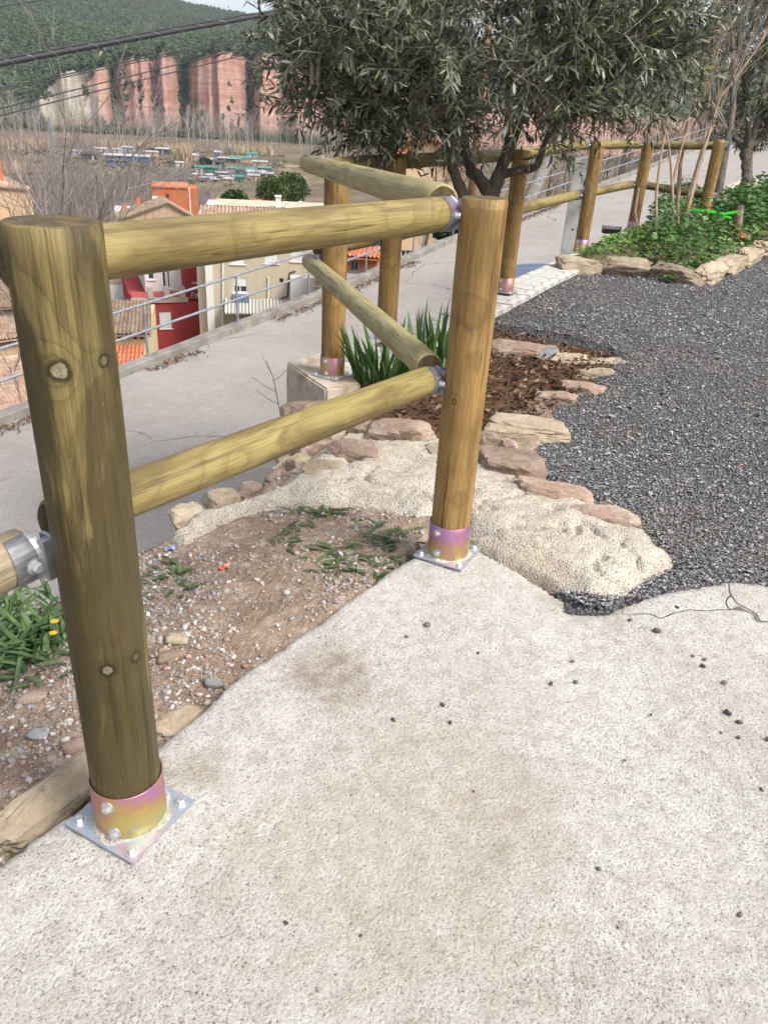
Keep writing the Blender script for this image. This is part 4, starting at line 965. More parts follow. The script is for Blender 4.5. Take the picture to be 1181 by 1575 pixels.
def olive(name, label, base, trunk, limbs, cc, cr, nsec, ntw, seed, leafL, singles=0, zmin=None, shape=None, tw_r=.0022):
    """trunk: list of (point, radius); limbs: list of lists of (point, radius)"""
    rng = np.random.default_rng(seed); base = np.array(base, float)
    o = empty(name, base); tag(o, label, 'tree', 'olive trees')
    mb = MB(); P = np.array([p for p, r in trunk]); R = np.array([r for p, r in trunk])
    def smooth(P, R, n):
        t = np.linspace(0, len(P) - 1, n); i = np.clip(t.astype(int), 0, len(P) - 2); f = (t - i)[:, None]
        Pm = np.concatenate([2 * P[:1] - P[1:2], P, 2 * P[-1:] - P[-2:-1]]); a, b, c, d = Pm[i], Pm[i + 1], Pm[i + 2], Pm[i + 3]
        Q = .5 * (2 * b + (c - a) * f + (2 * a - 5 * b + 4 * c - d) * f ** 2 + (3 * b - a - 3 * c + d) * f ** 3)
        return Q, np.interp(t, np.arange(len(R)), R)
    def gnarl(P, R, n, amp):
        Q, q = smooth(np.array(P), np.array(R), n)
        v, f = tube_geo(Q, q, 14); d = fbm(v * 14, 3, seed) - .5; ctr = np.repeat(Q, 14, 0); v = v + (v - ctr) * (d * amp)[:, None]; return v, f, Q
    v, f, Q = gnarl(P, R, 40, 1.0); mb.add(v, f); mb.v[-1] = mb.v[-1] - base; mb.build('trunk', BARK_OLIVE, o, smooth=True)
    limb_pts = []
    for lb in limbs:
        v, f, Q = gnarl([p for p, r in lb], [r for p, r in lb], 24, .8); m2 = MB(); m2.add(v - base, f); m2.build('limb', BARK_OLIVE, o, smooth=True)
        limb_pts.append(Q[6:])
    LP = np.concatenate(limb_pts)
    # secondary branches reach points of the crown from the nearest limb
    pts = []
    while len(pts) < nsec:
        q = rng.normal(size=3); q /= np.linalg.norm(q); q = q * rng.uniform(.25, 1.0) ** .45; p = cc + q * cr
        if zmin is not None and p[2] < zmin + rng.uniform(0, .12): continue
        if shape is not None and not shape(p): continue
        pts.append(p)
    tw = MB(); lpos, ldir, lnrm, ll = [], [], [], []
    for p in pts:
        d = np.linalg.norm(LP - p, axis=1) + rng.uniform(0, .25, len(LP)); s = LP[np.argmin(d)]
        mid = (s + p) / 2 + np.array([0, 0, .10]) * np.linalg.norm(p - s) + rng.normal(0, .04, 3)
        c = bez(s, mid, p, 8); tw.tube(c[[0, 2, 4, 7]], np.linspace(.011, .004, 4) * (tw_r / .0022) ** .5, 4, cap=False)
        outw = (p - cc) / cr; outw /= np.linalg.norm(outw) + 1e-6
        for k in range(ntw):
            t = rng.uniform(.35, 1.0); st = c[int(t * 7)]
            dr = outw * .55 + rng.normal(0, .62, 3); dr[2] += .12; dr /= np.linalg.norm(dr)
            L = rng.uniform(.16, .40); bend = rng.normal(0, .10, 3) + np.array([0, 0, -.13 if rng.random() < .42 else .13])
            q2 = st + dr * L + bend * L * 1.3; q1 = st + dr * L * .55
            if zmin is not None and q2[2] < zmin: q2[2] = zmin + rng.uniform(0, .08)
            m = 5; cv = bez(st, q1, q2, m); tw.tube(cv, np.linspace(tw_r, tw_r * .45, m), 3, cap=False)
            nl = int(L / .030); tt = np.linspace(.15, 1.0, nl)
            idx = np.clip((tt * (m - 1)).astype(int), 0, m - 2); pp = cv[idx] + (cv[idx + 1] - cv[idx]) * (tt * (m - 1) - idx)[:, None]; tg = cv[idx + 1] - cv[idx]; tg /= np.linalg.norm(tg, axis=1)[:, None]
            sd = np.cross(tg, rng.normal(size=3)); sd /= np.linalg.norm(sd, axis=1)[:, None] + 1e-9
            alt = np.where(np.arange(nl) % 2 == 0, 1, 0)[:, None]; sd2 = np.cross(tg, sd); s_ = sd * alt + sd2 * (1 - alt)
            for sg in (1, -1):
                dd = tg * .75 + s_ * sg * .75 + rng.normal(0, .16, (nl, 3)) + np.array([0, 0, -.05])
                lpos.append(pp); ldir.append(dd); lnrm.append(np.array([0, 0, 1.0]) * .9 + rng.normal(0, .45, (nl, 3))); ll.append(leafL * rng.uniform(.6, 1.2, nl))
    lp = np.concatenate(lpos); ld = np.concatenate(ldir); ln = np.concatenate(lnrm); L = np.concatenate(ll); N = len(lp)
    tw.v = [q - base for q in tw.v]; tw.build('twigs', TWIG, o)
    kind = rng.random(N)
    dark = np.array([.066, .082, .046]); mid_ = np.array([.13, .15, .085]); pale = np.array([.29, .305, .235]); yel = np.array([.20, .21, .06])
    col = np.where((kind < .48)[:, None], dark, np.where((kind < .80)[:, None], mid_, np.where((kind < .965)[:, None], pale, yel))) * rng.uniform(.75, 1.3, (N, 1))
    W = L * rng.uniform(.19, .27, N); bd = rng.normal(.05, .12, N)
    sel = np.zeros(N, bool)
    if singles:
        rel = lp - CAM; dep = rel @ RM[:, 2]; cxp = CX + F_PX * (rel @ RM[:, 0]) / dep; cyp = CY + F_PX * (rel @ RM[:, 1]) / dep
        vis = (cxp > 10) & (cxp < 1170) & (cyp > 12) & (cyp < 1560); sc = np.where(vis, L / dep, 0); sel[np.argsort(-sc)[:singles]] = True
    m2 = MB(); k = ~sel; scatter_tmpl(m2, *flat_leaf(), (lp - base)[k], ld[k], ln[k], L[k], W[k], col[k], bd[k])
    tag(m2.build('crown', LEAF_OLIVE, o), kind='stuff')
    mes = [leaf_mesh('leaf', LEAF_OLIVE, c, 1.0, .21) for c in (dark, dark * 1.2, mid_, mid_ * 1.2, pale)]
    for i in np.where(sel)[0]:
        lo = bpy.data.objects.new('leaf', mes[int(rng.integers(0, 5))]); COL.objects.link(lo); lo.parent = o
        M = orient(ld[i], ln[i]).to_4x4() * float(L[i]); M[3][3] = 1.0
        M.translation = Vector(lp[i] - base); lo.matrix_local = M
    print(name, N, 'leaves'); return o
def near_olive():
    D = 5.0
    b = np.array([.60, 5.35, .02])
    fork = at(755, 305, D); f2 = at(768, 268, D)
    trunk = [(b + [0, 0, -.05], .075), (b + [.0, 0, .3], .062), ((b + fork) / 2 + [.02, 0, .1], .056), (at(745, 350, D), .058), (fork, .056)]
    low = at(742, 335, D)
    limbs = [[(low, .042), (at(712, 298, D), .038), (at(698, 262, D - .1), .034), (at(692, 215, D - .15), .028), (at(672, 130, D - .2), .020), (at(640, 40, D - .1), .012), (at(600, -40, D), .006)],
             [(fork, .05), (at(735, 272, D), .040), (at(724, 262, D + .1), .034), (at(715, 220, D + .3), .026), (at(700, 120, D + .45), .018), (at(690, 0, D + .5), .008)],
             [(fork, .052), (f2, .042), (at(785, 225, D), .032), (at(798, 190, D), .027), (at(812, 120, D - .2), .019), (at(840, 20, D - .35), .010), (at(850, -60, D - .3), .005)],
             [(f2, .036), (at(800, 262, D - .1), .026), (at(825, 255, D - .2), .022), (at(835, 225, D - .25), .017), (at(870, 160, D - .4), .012), (at(930, 90, D - .4), .008), (at(1000, 50, D - .3), .004)],
             [(f2, .034), (at(778, 230, D + .15), .027), (at(782, 150, D + .3), .021), (at(790, 40, D + .5), .013), (at(800, -60, D + .5), .006)],
             [(at(692, 215, D - .15), .022), (at(640, 190, D - .3), .015), (at(560, 160, D - .5), .010), (at(480, 130, D - .6), .005)],
             [(at(798, 190, D), .02), (at(860, 140, D + .3), .014), (at(950, 110, D + .5), .009), (at(1040, 90, D + .5), .004)]]
    cc = at(738, 55, D); cr = np.array([1.45, 1.25, .92])
    def shape(p):
        rel = p - CAM; dep = rel @ RM[:, 2]; x = CX + F_PX * (rel @ RM[:, 0]) / dep; y = CY + F_PX * (rel @ RM[:, 1]) / dep
        if dep < 3.55: return False
        # keep the trunk fork and the gaps under the crown open, as the pruning left them
        if 600 < x < 830 and y > 190 - 15 * math.sin(x * .05): return False
        if x > 830 and y > 205: return False
        return y < 232
    return olive('olive_tree', 'broad grey-green olive tree with forked trunk behind the corner post', b, trunk, limbs, cc, cr, 470, 7, 7, .073, 300, zmin=1.18, shape=shape)
near_olive()
def far_olive():
    D = 12.2; b = at(1143, 306, D); fork = at(1146, 232, D)
    trunk = [(b - [0, 0, .25], .13), (b, .105), (at(1148, 275, D), .085), (at(1147, 250, D), .08), (fork, .09)]
    limbs = [[(fork, .07), (at(1135, 218, D), .05), (at(1120, 200, D), .03), (at(1100, 150, D), .02), (at(1095, 60, D), .01)], [(fork, .07), (at(1158, 205, D), .055), (at(1170, 150, D), .04), (at(1180, 50, D), .02), (at(1190, -60, D), .01)],
             [(fork, .06), (at(1165, 215, D + .2), .045), (at(1200, 180, D + .2), .03), (at(1240, 110, D), .015)], [(fork, .05), (at(1150, 190, D - .3), .04), (at(1140, 100, D - .4), .03), (at(1130, 0, D - .3), .01)]]
    cc = at(1178, 80, D); cr = np.array([1.18, 1.2, 1.55])
    olive('olive_tree', 'rounded olive tree on a slim trunk at the right edge of the green bed', b, trunk, limbs, cc, cr, 170, 9, 17, .092, 0, zmin=at(1143, 232, D)[2], tw_r=.004)
far_olive()

def stems_mesh(mb, rng, p0, d0, L, r, depth, spread, sides=4, col=None, up=.12, kids=3, minr=.0015):
    n = 6; p = np.array(p0, float); d = np.array(d0, float) / np.linalg.norm(d0); pts = [p.copy()]
    for i in range(n - 1):
        d = d + rng.normal(0, .09 + .05 * spread, 3); d[2] += up * .3; d /= np.linalg.norm(d); p = p + d * L / (n - 1); pts.append(p.copy())
    mb.tube(pts, np.linspace(r, r * .5, n), sides, col=col, cap=False)
    if depth > 0:
        for k in range(kids):
            i = int(rng.integers(2, n)); nd = d + rng.normal(0, spread, 3); nd[2] += up
            stems_mesh(mb, rng, pts[i], nd, L * rng.uniform(.5, .85), max(r * .5, minr), depth - 1, spread, 3 if depth < 2 else sides, col, up, kids, minr)
BARK_TAN = speck('tan_stem_bark', (.20, .135, .095), (.33, .235, .17), 20, .9, .3, 60, .004, stretch=(1, 1, .3))
def bare_shrub():
    D = 9.2; b = at(1043, 392, D); o = empty('bare_shrub', b); tag(o, 'leafless multi-stemmed shrub with tall tan shoots growing in the green bed', 'shrub')
    S = [[(1042, 398), (1041, 330), (1046, 250), (1056, 190), (1075, 110), (1098, 30), (1112, -40)], [(1046, 396), (1055, 330), (1072, 262), (1092, 200), (1106, 150), (1140, 110), (1181, 48)], [(1036, 365), (1034, 300), (1030, 240), (1020, 170), (1010, 80)],
         [(1008, 368), (1009, 300), (1016, 235), (1030, 170), (1060, 90)], [(985, 378), (976, 330), (982, 285), (986, 240), (990, 180)], [(1052, 380), (1058, 300), (1082, 220), (1090, 150), (1100, 60), (1130, -20)], [(1030, 345), (1034, 280), (1052, 210), (1078, 165), (1110, 60), (1160, -20)]]
    rng = np.random.default_rng(9)
    for i, s in enumerate(S):
        dd = D + rng.uniform(-.35, .5); P = np.array([at(x, y, dd + .25 * k / len(s)) for k, (x, y) in enumerate(s)])
        t = np.linspace(0, len(P) - 1, 16); Q = np.stack([np.interp(t, np.arange(len(P)), P[:, q]) for q in range(3)], -1); Q = Q + .012 * (np.stack([fbm(Q * 3 + 7 * q, 2, 95 + q) for q in range(3)], -1) - .5)
        mb = MB(); mb.tube(Q - b, np.linspace(.034 if i < 2 else .021, .006, 16), 7)
        if i not in (3, 4):
            for k in range(11):
                j = int(rng.integers(8, 15)); d = Q[min(j + 1, 15)] - Q[j - 1]; d = d / np.linalg.norm(d) + rng.normal(0, .16, 3); d[2] += .25
                stems_mesh(mb, rng, Q[j] - b, d, rng.uniform(.6, 1.15), .0065, 1, .18, 4, None, .25, 2, .0035)
        mb.build('stem', BARK_TAN, o, smooth=True)
bare_shrub()
BARK_GREY = speck('grey_bark', (.13, .115, .10), (.24, .22, .20), 8, .93, .6, 30, .01, stretch=(1, 1, .3))
def sapling():
    D = 11.0; P = np.array([at(1094, 360, D), at(1102, 310, D), at(1110, 262, D), at(1120, 205, D), at(1126, 170, D), at(1128, 120, D), at(1125, 40, D)]); b = P[0]
    o = empty('leaning_sapling', b); tag(o, 'slender dark trunk leaning behind the last fence post', 'tree')
    mb = MB(); mb.tube(P - b, [.065, .06, .055, .05, .045, .035, .02], 10); mb.build('trunk', BARK_OLIVE, o, smooth=True)
    mb = MB(); rng = np.random.default_rng(3)
    for k in range(9): stems_mesh(mb, rng, P[3 + k % 4] - b, np.array([rng.normal(0, .5), rng.normal(0, .5), 1]), .9, .014, 2, .35, 4, None, .2, 3, .004)
    mb.build('branches', BARK_GREY, o)
sapling()

# ---- iris clumps: every blade a part
def iris(px, py, z, n, spread, L, seed, label):
    rng = np.random.default_rng(seed); b = on_z(px, py, z); o = empty('iris_plant', b); tag(o, label, 'plant', 'sword-leaved iris plants')
    for k in range(n):
        a = rng.uniform(0, 6.28); r = spread * math.sqrt(rng.random()); p = np.array([math.cos(a) * r * 1.35, math.sin(a) * r * .7, -.02])
        l = L * rng.uniform(.6, 1.1); lean = rng.uniform(.05, .42); aa = a + rng.normal(0, .5); dr = np.array([math.cos(aa) * lean, math.sin(aa) * lean, 1]); dr /= np.linalg.norm(dr)
        m = 8; t = np.linspace(0, 1, m); c = p + dr * (t * l)[:, None] + np.array([math.cos(aa), math.sin(aa), -.25]) * (t ** 2.4 * l * rng.uniform(.02, .28))[:, None]
        fa = rng.uniform(0, 3.14); wv = np.array([math.cos(fa), math.sin(fa), 0]); w = rng.uniform(.012, .019) * np.interp(t, [0, .25, .65, .9, 1], [.75, 1, .85, .35, .02])
        nv = np.cross(wv, dr); P = np.stack([c - wv * w[:, None], c + nv * (w * .28)[:, None], c + wv * w[:, None]], 1)
        v, f = grid_geo(P); g = np.array([.055, .115, .028]) * rng.uniform(.7, 1.35); tipc = np.clip((t - .86) / .14, 0, 1)[:, None] * (rng.random() < .3)
        cc = g + (np.array([.20, .15, .06]) - g) * tipc; cc = cc * (np.interp(t, [0, .25], [1.35, 1]))[:, None]
        mb = MB(); mb.add(v, f, 0, np.repeat(cc, 3, 0)); mb.build('leaf', LEAF_GREEN, o, smooth=True)
iris(588, 588, .05, 56, .125, .38, 31, 'larger clump of sword-leaved iris beside the post on the corner block')
iris(662, 560, .05, 34, .13, .44, 32, 'iris clump with upright blades just left of the corner post')
iris(684, 582, .05, 8, .05, .15, 33, 'small young iris tuft under the lower rail bracket')

# ---- leaf litter in the bed
def litter():
    rng = np.random.default_rng(41); N = 5200
    x = rng.uniform(-.6, 1.8, N); y = rng.uniform(3.5, 6.3, N); P = np.stack([x, y], -1); k = poly_sd(P, POLY_BED) > .03; x, y = x[k], y[k]; n = len(x)
    pos = np.stack([x, y, .035 + .05 * (fbm(np.stack([x, y], -1) * 4, 4, 56) - .5) + rng.uniform(.0, .03, n)], -1); a = rng.uniform(0, 6.28, n)
    pal = np.array([[.13, .066, .04], [.09, .05, .034], [.17, .10, .06], [.055, .036, .027], [.22, .155, .10]]); col = pal[rng.integers(0, 5, n)] * rng.uniform(.7, 1.25, (n, 1))
    mb = MB(); scatter_tmpl(mb, *leaf_tmpl(.5), pos, np.stack([np.cos(a), np.sin(a), rng.normal(0, .35, n)], -1), np.stack([rng.normal(0, .45, n), rng.normal(0, .45, n), np.ones(n)], -1), rng.uniform(.025, .06, n), rng.uniform(.014, .034, n), col, rng.normal(0, .25, n))
    tag(mb.build('leaf_litter', LITTER), 'brown fallen leaves covering the bed inside the stone border', 'leaf litter', kind='stuff')
litter()

# ---- green ground cover in the far bed
RL_V, RL_F = leaf_tmpl(.18, 1.25, 1.2)
def ground_cover():
    rng = np.random.default_rng(51)
    def patch(name, label, poly, N, hfun, L0, L1, cols, seed):
        bb0, bb1 = poly.min(0), poly.max(0); x = rng.uniform(bb0[0], bb1[0], N); y = rng.uniform(bb0[1], bb1[1], N); P = np.stack([x, y], -1); s = poly_sd(P, poly); k = s > -.02; x, y, P, s = x[k], y[k], P[k], s[k]; n = len(x)
        h = hfun(x, y) * sstep(-.02, .14, s) * (.55 + .9 * fbm(P * 3.2, 3, seed)); t = rng.random(n) ** .55
        pos = np.stack([x, y, z_bed2(x, y) + h * t], -1); a = rng.uniform(0, 6.28, n); tilt = rng.uniform(-.25, .6, n)
        c = cols[rng.integers(0, len(cols), n)] * rng.uniform(.7, 1.3, (n, 1))
        L = rng.uniform(L0, L1, n); mb = MB(); scatter_tmpl(mb, RL_V, RL_F, pos, np.stack([np.cos(a), np.sin(a), tilt], -1), np.stack([rng.normal(0, .35, n), rng.normal(0, .35, n), np.ones(n)], -1), L, L * rng.uniform(.6, .85, n), c, rng.normal(.1, .1, n))
        # stalks
        k2 = rng.random(n) < .25; q = pos[k2]
        for p in q[:1500]: mb.tube([p, [p[0], p[1], p[2] - .10]], .0018, 3, col=np.array([.07, .11, .03]), cap=False)
        tag(mb.build(name, LEAF_GREEN), label, 'ground cover', kind='stuff')
    g1 = np.array([[.095, .19, .03], [.13, .25, .045], [.065, .14, .025], [.17, .27, .07]]); g2 = np.array([[.06, .14, .035], [.08, .175, .045], [.045, .11, .03], [.12, .21, .07]])
    patch('ground_cover', 'low bright green leafy ground cover filling the far bed', POLY_BED2, 60000, lambda x, y: .13 + .05 * (x > 4), .035, .06, g1, 52)
    bush = pxp([(985, 402), (1000, 330), (1050, 318), (1100, 345), (1112, 385), (1075, 412), (1030, 415)], .28)
    patch('leafy_undergrowth', 'darker broad-leaved undergrowth heaped around the bare shrub stems', bush, 7000, lambda x, y: .34 + 0 * x, .045, .08, g2, 53)
    b3 = np.array([[4.2, 9.9], [5.2, 11.2], [9, 16], [9.4, 18.4], [6, 14], [4.8, 12.4], [4.0, 11.2]])
    patch('leafy_undergrowth', 'green undergrowth spreading around the slim olive trunk on the right', b3, 24000, lambda x, y: .42 + 0 * x, .05, .09, g2, 54)
ground_cover()

# ---- weeds on the dirt bank
def weed(px, py, n, L, W, seed, label, name='weed', up=.35, cols=None, group='weeds on the dirt bank', zz=None):
    n = int(n * 1.7); L *= 1.25; W *= 1.3
    rng = np.random.default_rng(seed); p = on_z(px, py, -.01); z = float(z_dirt(np.array(p[0]), np.array(p[1]))); p = on_z(px, py, z); b = np.array([p[0], p[1], z]); o = empty(name, b); tag(o, label, 'weed', group)
    cols = cols if cols is not None else np.array([[.085, .125, .05], [.12, .16, .07], [.065, .10, .04]])
    for k in range(n):
        a = rng.uniform(0, 6.28); l = L * rng.uniform(.5, 1.15); e = rng.uniform(.1, up * 2); r = rng.uniform(0, L * 1.5)
        m = 6; t = np.linspace(0, 1, m); d = np.array([math.cos(a), math.sin(a), e]); d /= np.linalg.norm(d); c = np.array([math.cos(a * 3.1) * r, math.sin(a * 3.1) * r, 0]) + d * (t * l)[:, None] - np.array([0, 0, 1]) * (t ** 2 * l * .3)[:, None]
        wv = np.array([-math.sin(a), math.cos(a), 0]); w = W * rng.uniform(.7, 1.2) * np.interp(t, [0, .3, .65, 1], [.25, .8, 1, .05]); P = np.stack([c - wv * w[:, None] + [0, 0, 0.003], c, c + wv * w[:, None] + [0, 0, .003]], 1)
        v, f = grid_geo(P); mb = MB(); mb.add(v, f, 0, cols[rng.integers(0, len(cols))] * rng.uniform(.8, 1.2)); mb.build('leaf', LEAF_GREEN, o, smooth=True)
    return o, b
weed(500, 790, 26, .075, .007, 61, 'spreading grey-green weed below the pale mortar rim')
weed(455, 828, 14, .06, .007, 62, 'sparse weed in bare earth, left of the corner post')
weed(520, 872, 34, .075, .008, 63, 'widest weed mat touching the concrete edge before the corner post')
weed(605, 830, 30, .08, .006, 64, 'grassy weed tuft against the foot of the corner post')
weed(580, 880, 18, .06, .006, 65, 'small weed right on the concrete ramp edge')
weed(275, 878, 14, .05, .008, 66, 'flat weed rosette just right of the front post')
weed(285, 910, 12, .05, .006, 67, 'thin weed among pebbles beside the front post')
weed(232, 895, 12, .06, .006, 68, 'weed half hidden behind the front post')
def dandelion():
    cols = np.array([[.085, .15, .05], [.06, .12, .04], [.11, .18, .06]])
    o, b = weed(40, 1000, 120, .11, .007, 71, 'lush weed patch with two yellow flowers at the left edge', 'flowering_weed', .7, cols, None)
    weed(10, 950, 80, .12, .006, 72, 'tall grassy weed at the left edge above the flowering one', 'weed', 1.2, cols)
    weed(85, 965, 60, .10, .006, 73, 'dense leafy weed behind the front post beside yellow flowers', 'weed', .8, cols)
    rng = np.random.default_rng(5); YEL = speck('yellow_petal', (.75, .42, .01), (.85, .55, .02), 50, .6, 0)
    for px, py in ((85, 957), (83, 975)):
        c = at(px, py, 1.98) - b; st = MB(); st.tube(bez([.02, .0, .02], [c[0], c[1], c[2] * .5], c, 6), .0016, 5, col=np.array([.08, .14, .04])); st.build('stem', LEAF_GREEN, o)
        mb = MB()
        for k in range(16):
            a = k * 6.283 / 16; d = np.array([math.cos(a), math.sin(a) * .9, .35]); w = np.array([-math.sin(a), math.cos(a), 0]) * .0022
            mb.add(np.array([c, c + d * .007 - w, c + d * .012, c + d * .007 + w]), np.array([[0, 1, 2, 3]]))
        mb.add(ICO1 * .0035 + c + [0, 0, .003], ICO1F); mb.build('flower', YEL, o)
dandelion()
def dry_twig():
    P = [at(432, 640, 5.1), at(425, 605, 5.2), at(420, 580, 5.2), at(410, 555, 5.25)]; b = P[0]; o = empty('dry_weed', b); tag(o, 'leafless dry weed stalk standing beside the corner block', 'weed')
    mb = MB(); rng = np.random.default_rng(8); mb.tube(np.array(P) - b, .004, 5)
    for a, c in (((424, 602), (388, 580)), ((421, 585), (440, 570)), ((418, 575), (404, 548)), ((428, 622), (395, 600))): mb.tube(np.array([at(*a, 5.2), at((a[0] + c[0]) / 2, (a[1] + c[1]) / 2 + 2, 5.2), at(*c, 5.2)]) - b, .0025, 4)
    mb.tube(np.array([[0, 0, 0], [0.02, .02, -.9], [0.02, .03, -1.9]]), .004, 5); mb.build('stalk', BARK_TAN, o)
dry_twig()
print('plants ready')

# ------------------------------------------------------------------ loose stones and small things
def loose():
    rng = np.random.default_rng(77)
    def rock(px, py, wpx, hpx, mat, label, name='rock', zf=z_dirt, flat=.45, yaw=0.0, sink=.2):
        p = on_z(px, py, .0); z = float(zf(np.array(p[0]), np.array(p[1]))); p = on_z(px, py, z); dep = RM[:, 2] @ (p - CAM); sx = wpx * dep / F_PX; sy = max(hpx * dep / F_PX * 1.25, .4 * sx); h = sx * flat
        v, f = rock_geo(rng, sx * 1.1, sy, h, ICO2, ICO2F, .35, .2, int(px)); mb = MB(); mb.add(v, f); o = mb.build(name, mat, smooth=True, loc=(p[0], p[1], z + h * (.5 - sink))); o.rotation_euler = (0, 0, yaw); tag(o, label, 'rock'); return o
    v, f = rock_geo(rng, .34, .105, .10, ICO3, ICO3F, .4, .2, 91); mb = MB(); mb.add(v, f); q = on_z(80, 1228, .06); o = mb.build('rock', ROCK_TAN, loc=q - [0, 0, .012]); o.rotation_euler = (.25, -.05, math.atan2(uAB[1], uAB[0])); tag(o, 'long pale rock slab wedged along the ramp edge beside the front post', 'rock')
    rock(275, 1108, 70, 40, ROCK_TAN, 'pale flat rock half buried at the ramp edge right of the front post', flat=.22, yaw=.95, sink=.5)
    rock(60, 1132, 30, 17, ROCK_GREY, 'flat oval grey stone on the pebbly bank at the far left', flat=.3)
    rock(330, 1054, 26, 15, ROCK_GREY, 'blue-grey stone chip lying near the concrete edge')
    rock(272, 984, 34, 18, ROCK_TAN, 'flat tan stone among the pebbles right of the front post', flat=.3)
    rock(265, 1012, 40, 16, ROCK_PINK, 'long pinkish stone beside the front post', flat=.3, yaw=.5)
    rock(120, 1148, 40, 20, ROCK_PINK, 'reddish flat stone touching the front post behind the slab', flat=.3, yaw=.6)
    rock(52, 1075, 36, 20, ROCK_PINK, 'dark reddish stone near the weeds at the left edge', flat=.35, yaw=.5)
    # bits of rubbish
    for px, py, c, lab in ((345, 872, (.55, .12, .05), 'small orange plastic scrap on the dirt bank'), (262, 842, (.16, .22, .45), 'blue plastic scrap near the road edge of the dirt bank')):
        p = on_z(px, py, .0); p = on_z(px, py, float(z_dirt(np.array(p[0]), np.array(p[1]))) + .008); v, f = grid_geo(np.stack(np.meshgrid(np.linspace(-.02, .02, 5), np.linspace(-.012, .012, 4), indexing='ij') + [np.zeros((5, 4))], -1)); v[:, 2] += .006 * np.sin(v[:, 0] * 150) + .004 * rng.normal(size=len(v)); mb = MB(); mb.add(v, f)
        o = mb.build('plastic_scrap', speck('scrap_plastic', c, tuple(q * 1.2 for q in c), 20, .4, 0), loc=p); tag(o, lab, 'litter')
    # dark pebbles lying on the ramp
    spots = [(605, 1108, 9), (728, 1218, 5), (680, 1085, 9), (692, 1112, 8), (847, 1052, 8), (885, 1050, 9), (1010, 972, 14), (968, 955, 8), (1040, 935, 8), (1080, 1025, 9), (1113, 1052, 11), (1083, 1015, 8), (1118, 1098, 13), (1136, 1112, 11), (1135, 1135, 8), (920, 1337, 9), (1137, 1408, 10), (950, 1427, 6), (880, 1018, 7), (1000, 1100, 6), (1065, 1010, 7), (1108, 1128, 7), (1170, 1215, 8), (960, 1170, 6), (625, 980, 7), (657, 963, 12), (555, 1440, 7), (440, 1420, 8), (1180, 1138, 8), (920, 935, 11), (735, 1005, 6)]
    for i, (px, py, w) in enumerate(spots):
        p = on_z(px, py, .10); z = float(z_conc(np.array(p[0]), np.array(p[1]))); p = on_z(px, py, z); dep = RM[:, 2] @ (p - CAM); s = w * dep / F_PX * .78
        v, f = rock_geo(rng, s * 1.15, s * .85, s * .7, ICO1, ICO1F, .2, .2, i + 40); mb = MB(); mb.add(v, f, 0, np.array([.085, .075, .07]) * rng.uniform(.6, 1.8)); o = mb.build('pebble', STONES, smooth=True, loc=(p[0], p[1], z + s * .22)); o.rotation_euler = (0, 0, rng.uniform(0, 3)); tag(o, 'single dark pebble lying loose on the pale concrete ramp', 'pebble', 'dark pebbles strewn on the concrete ramp')
loose()
def white_post():
    b = un(9.35, 2.86); b[2] = zroad(9.35, 2.86); top = posts_z(b[0], b[1], 937, 240); bp = at(0, 0, 1)
    o = empty('concrete_post', b); tag(o, 'pale flat concrete post standing behind the fence by the road', 'post')
    m = speck('pale_concrete_post', (.47, .47, .43), (.58, .58, .54), 4, .85, .25, 30, .006, c3=(.40, .39, .34), s3=9)
    bm = bmesh.new(); bmesh.ops.create_cube(bm, size=1); H = top - b[2]
    for v in bm.verts: v.co = Vector((v.co.x * .185 * (1.0 if v.co.z < 0 else .92), v.co.y * .07, (v.co.z + .5) * H - (.05 if (v.co.z > 0 and v.co.x < 0) else 0)))
    bmesh.ops.bevel(bm, geom=bm.edges[:], offset=.008, segments=2, affect='EDGES'); me = bpy.data.meshes.new('post_body'); bm.to_mesh(me); bm.free(); me.materials.append(m); p = link('post_body', me, o); yaw = math.atan2(-b[0], b[1]); p.rotation_euler = (math.radians(0), math.radians(0), yaw)
    dk = speck('dark_hole', (.02, .02, .02), (.03, .03, .03), 5, .9, 0)
    for f in (.93, .74, .55):
        mb = MB(); mb.tube([[0, -.036, 0], [0, -.034, 0]], .013, 12); h = mb.build('bolt_hole', dk, p, loc=(.01, 0, H * f))
white_post()
BLUE = speck('blue_grey_plastic', (.10, .135, .20), (.15, .19, .27), 4, .5, .1, 10)
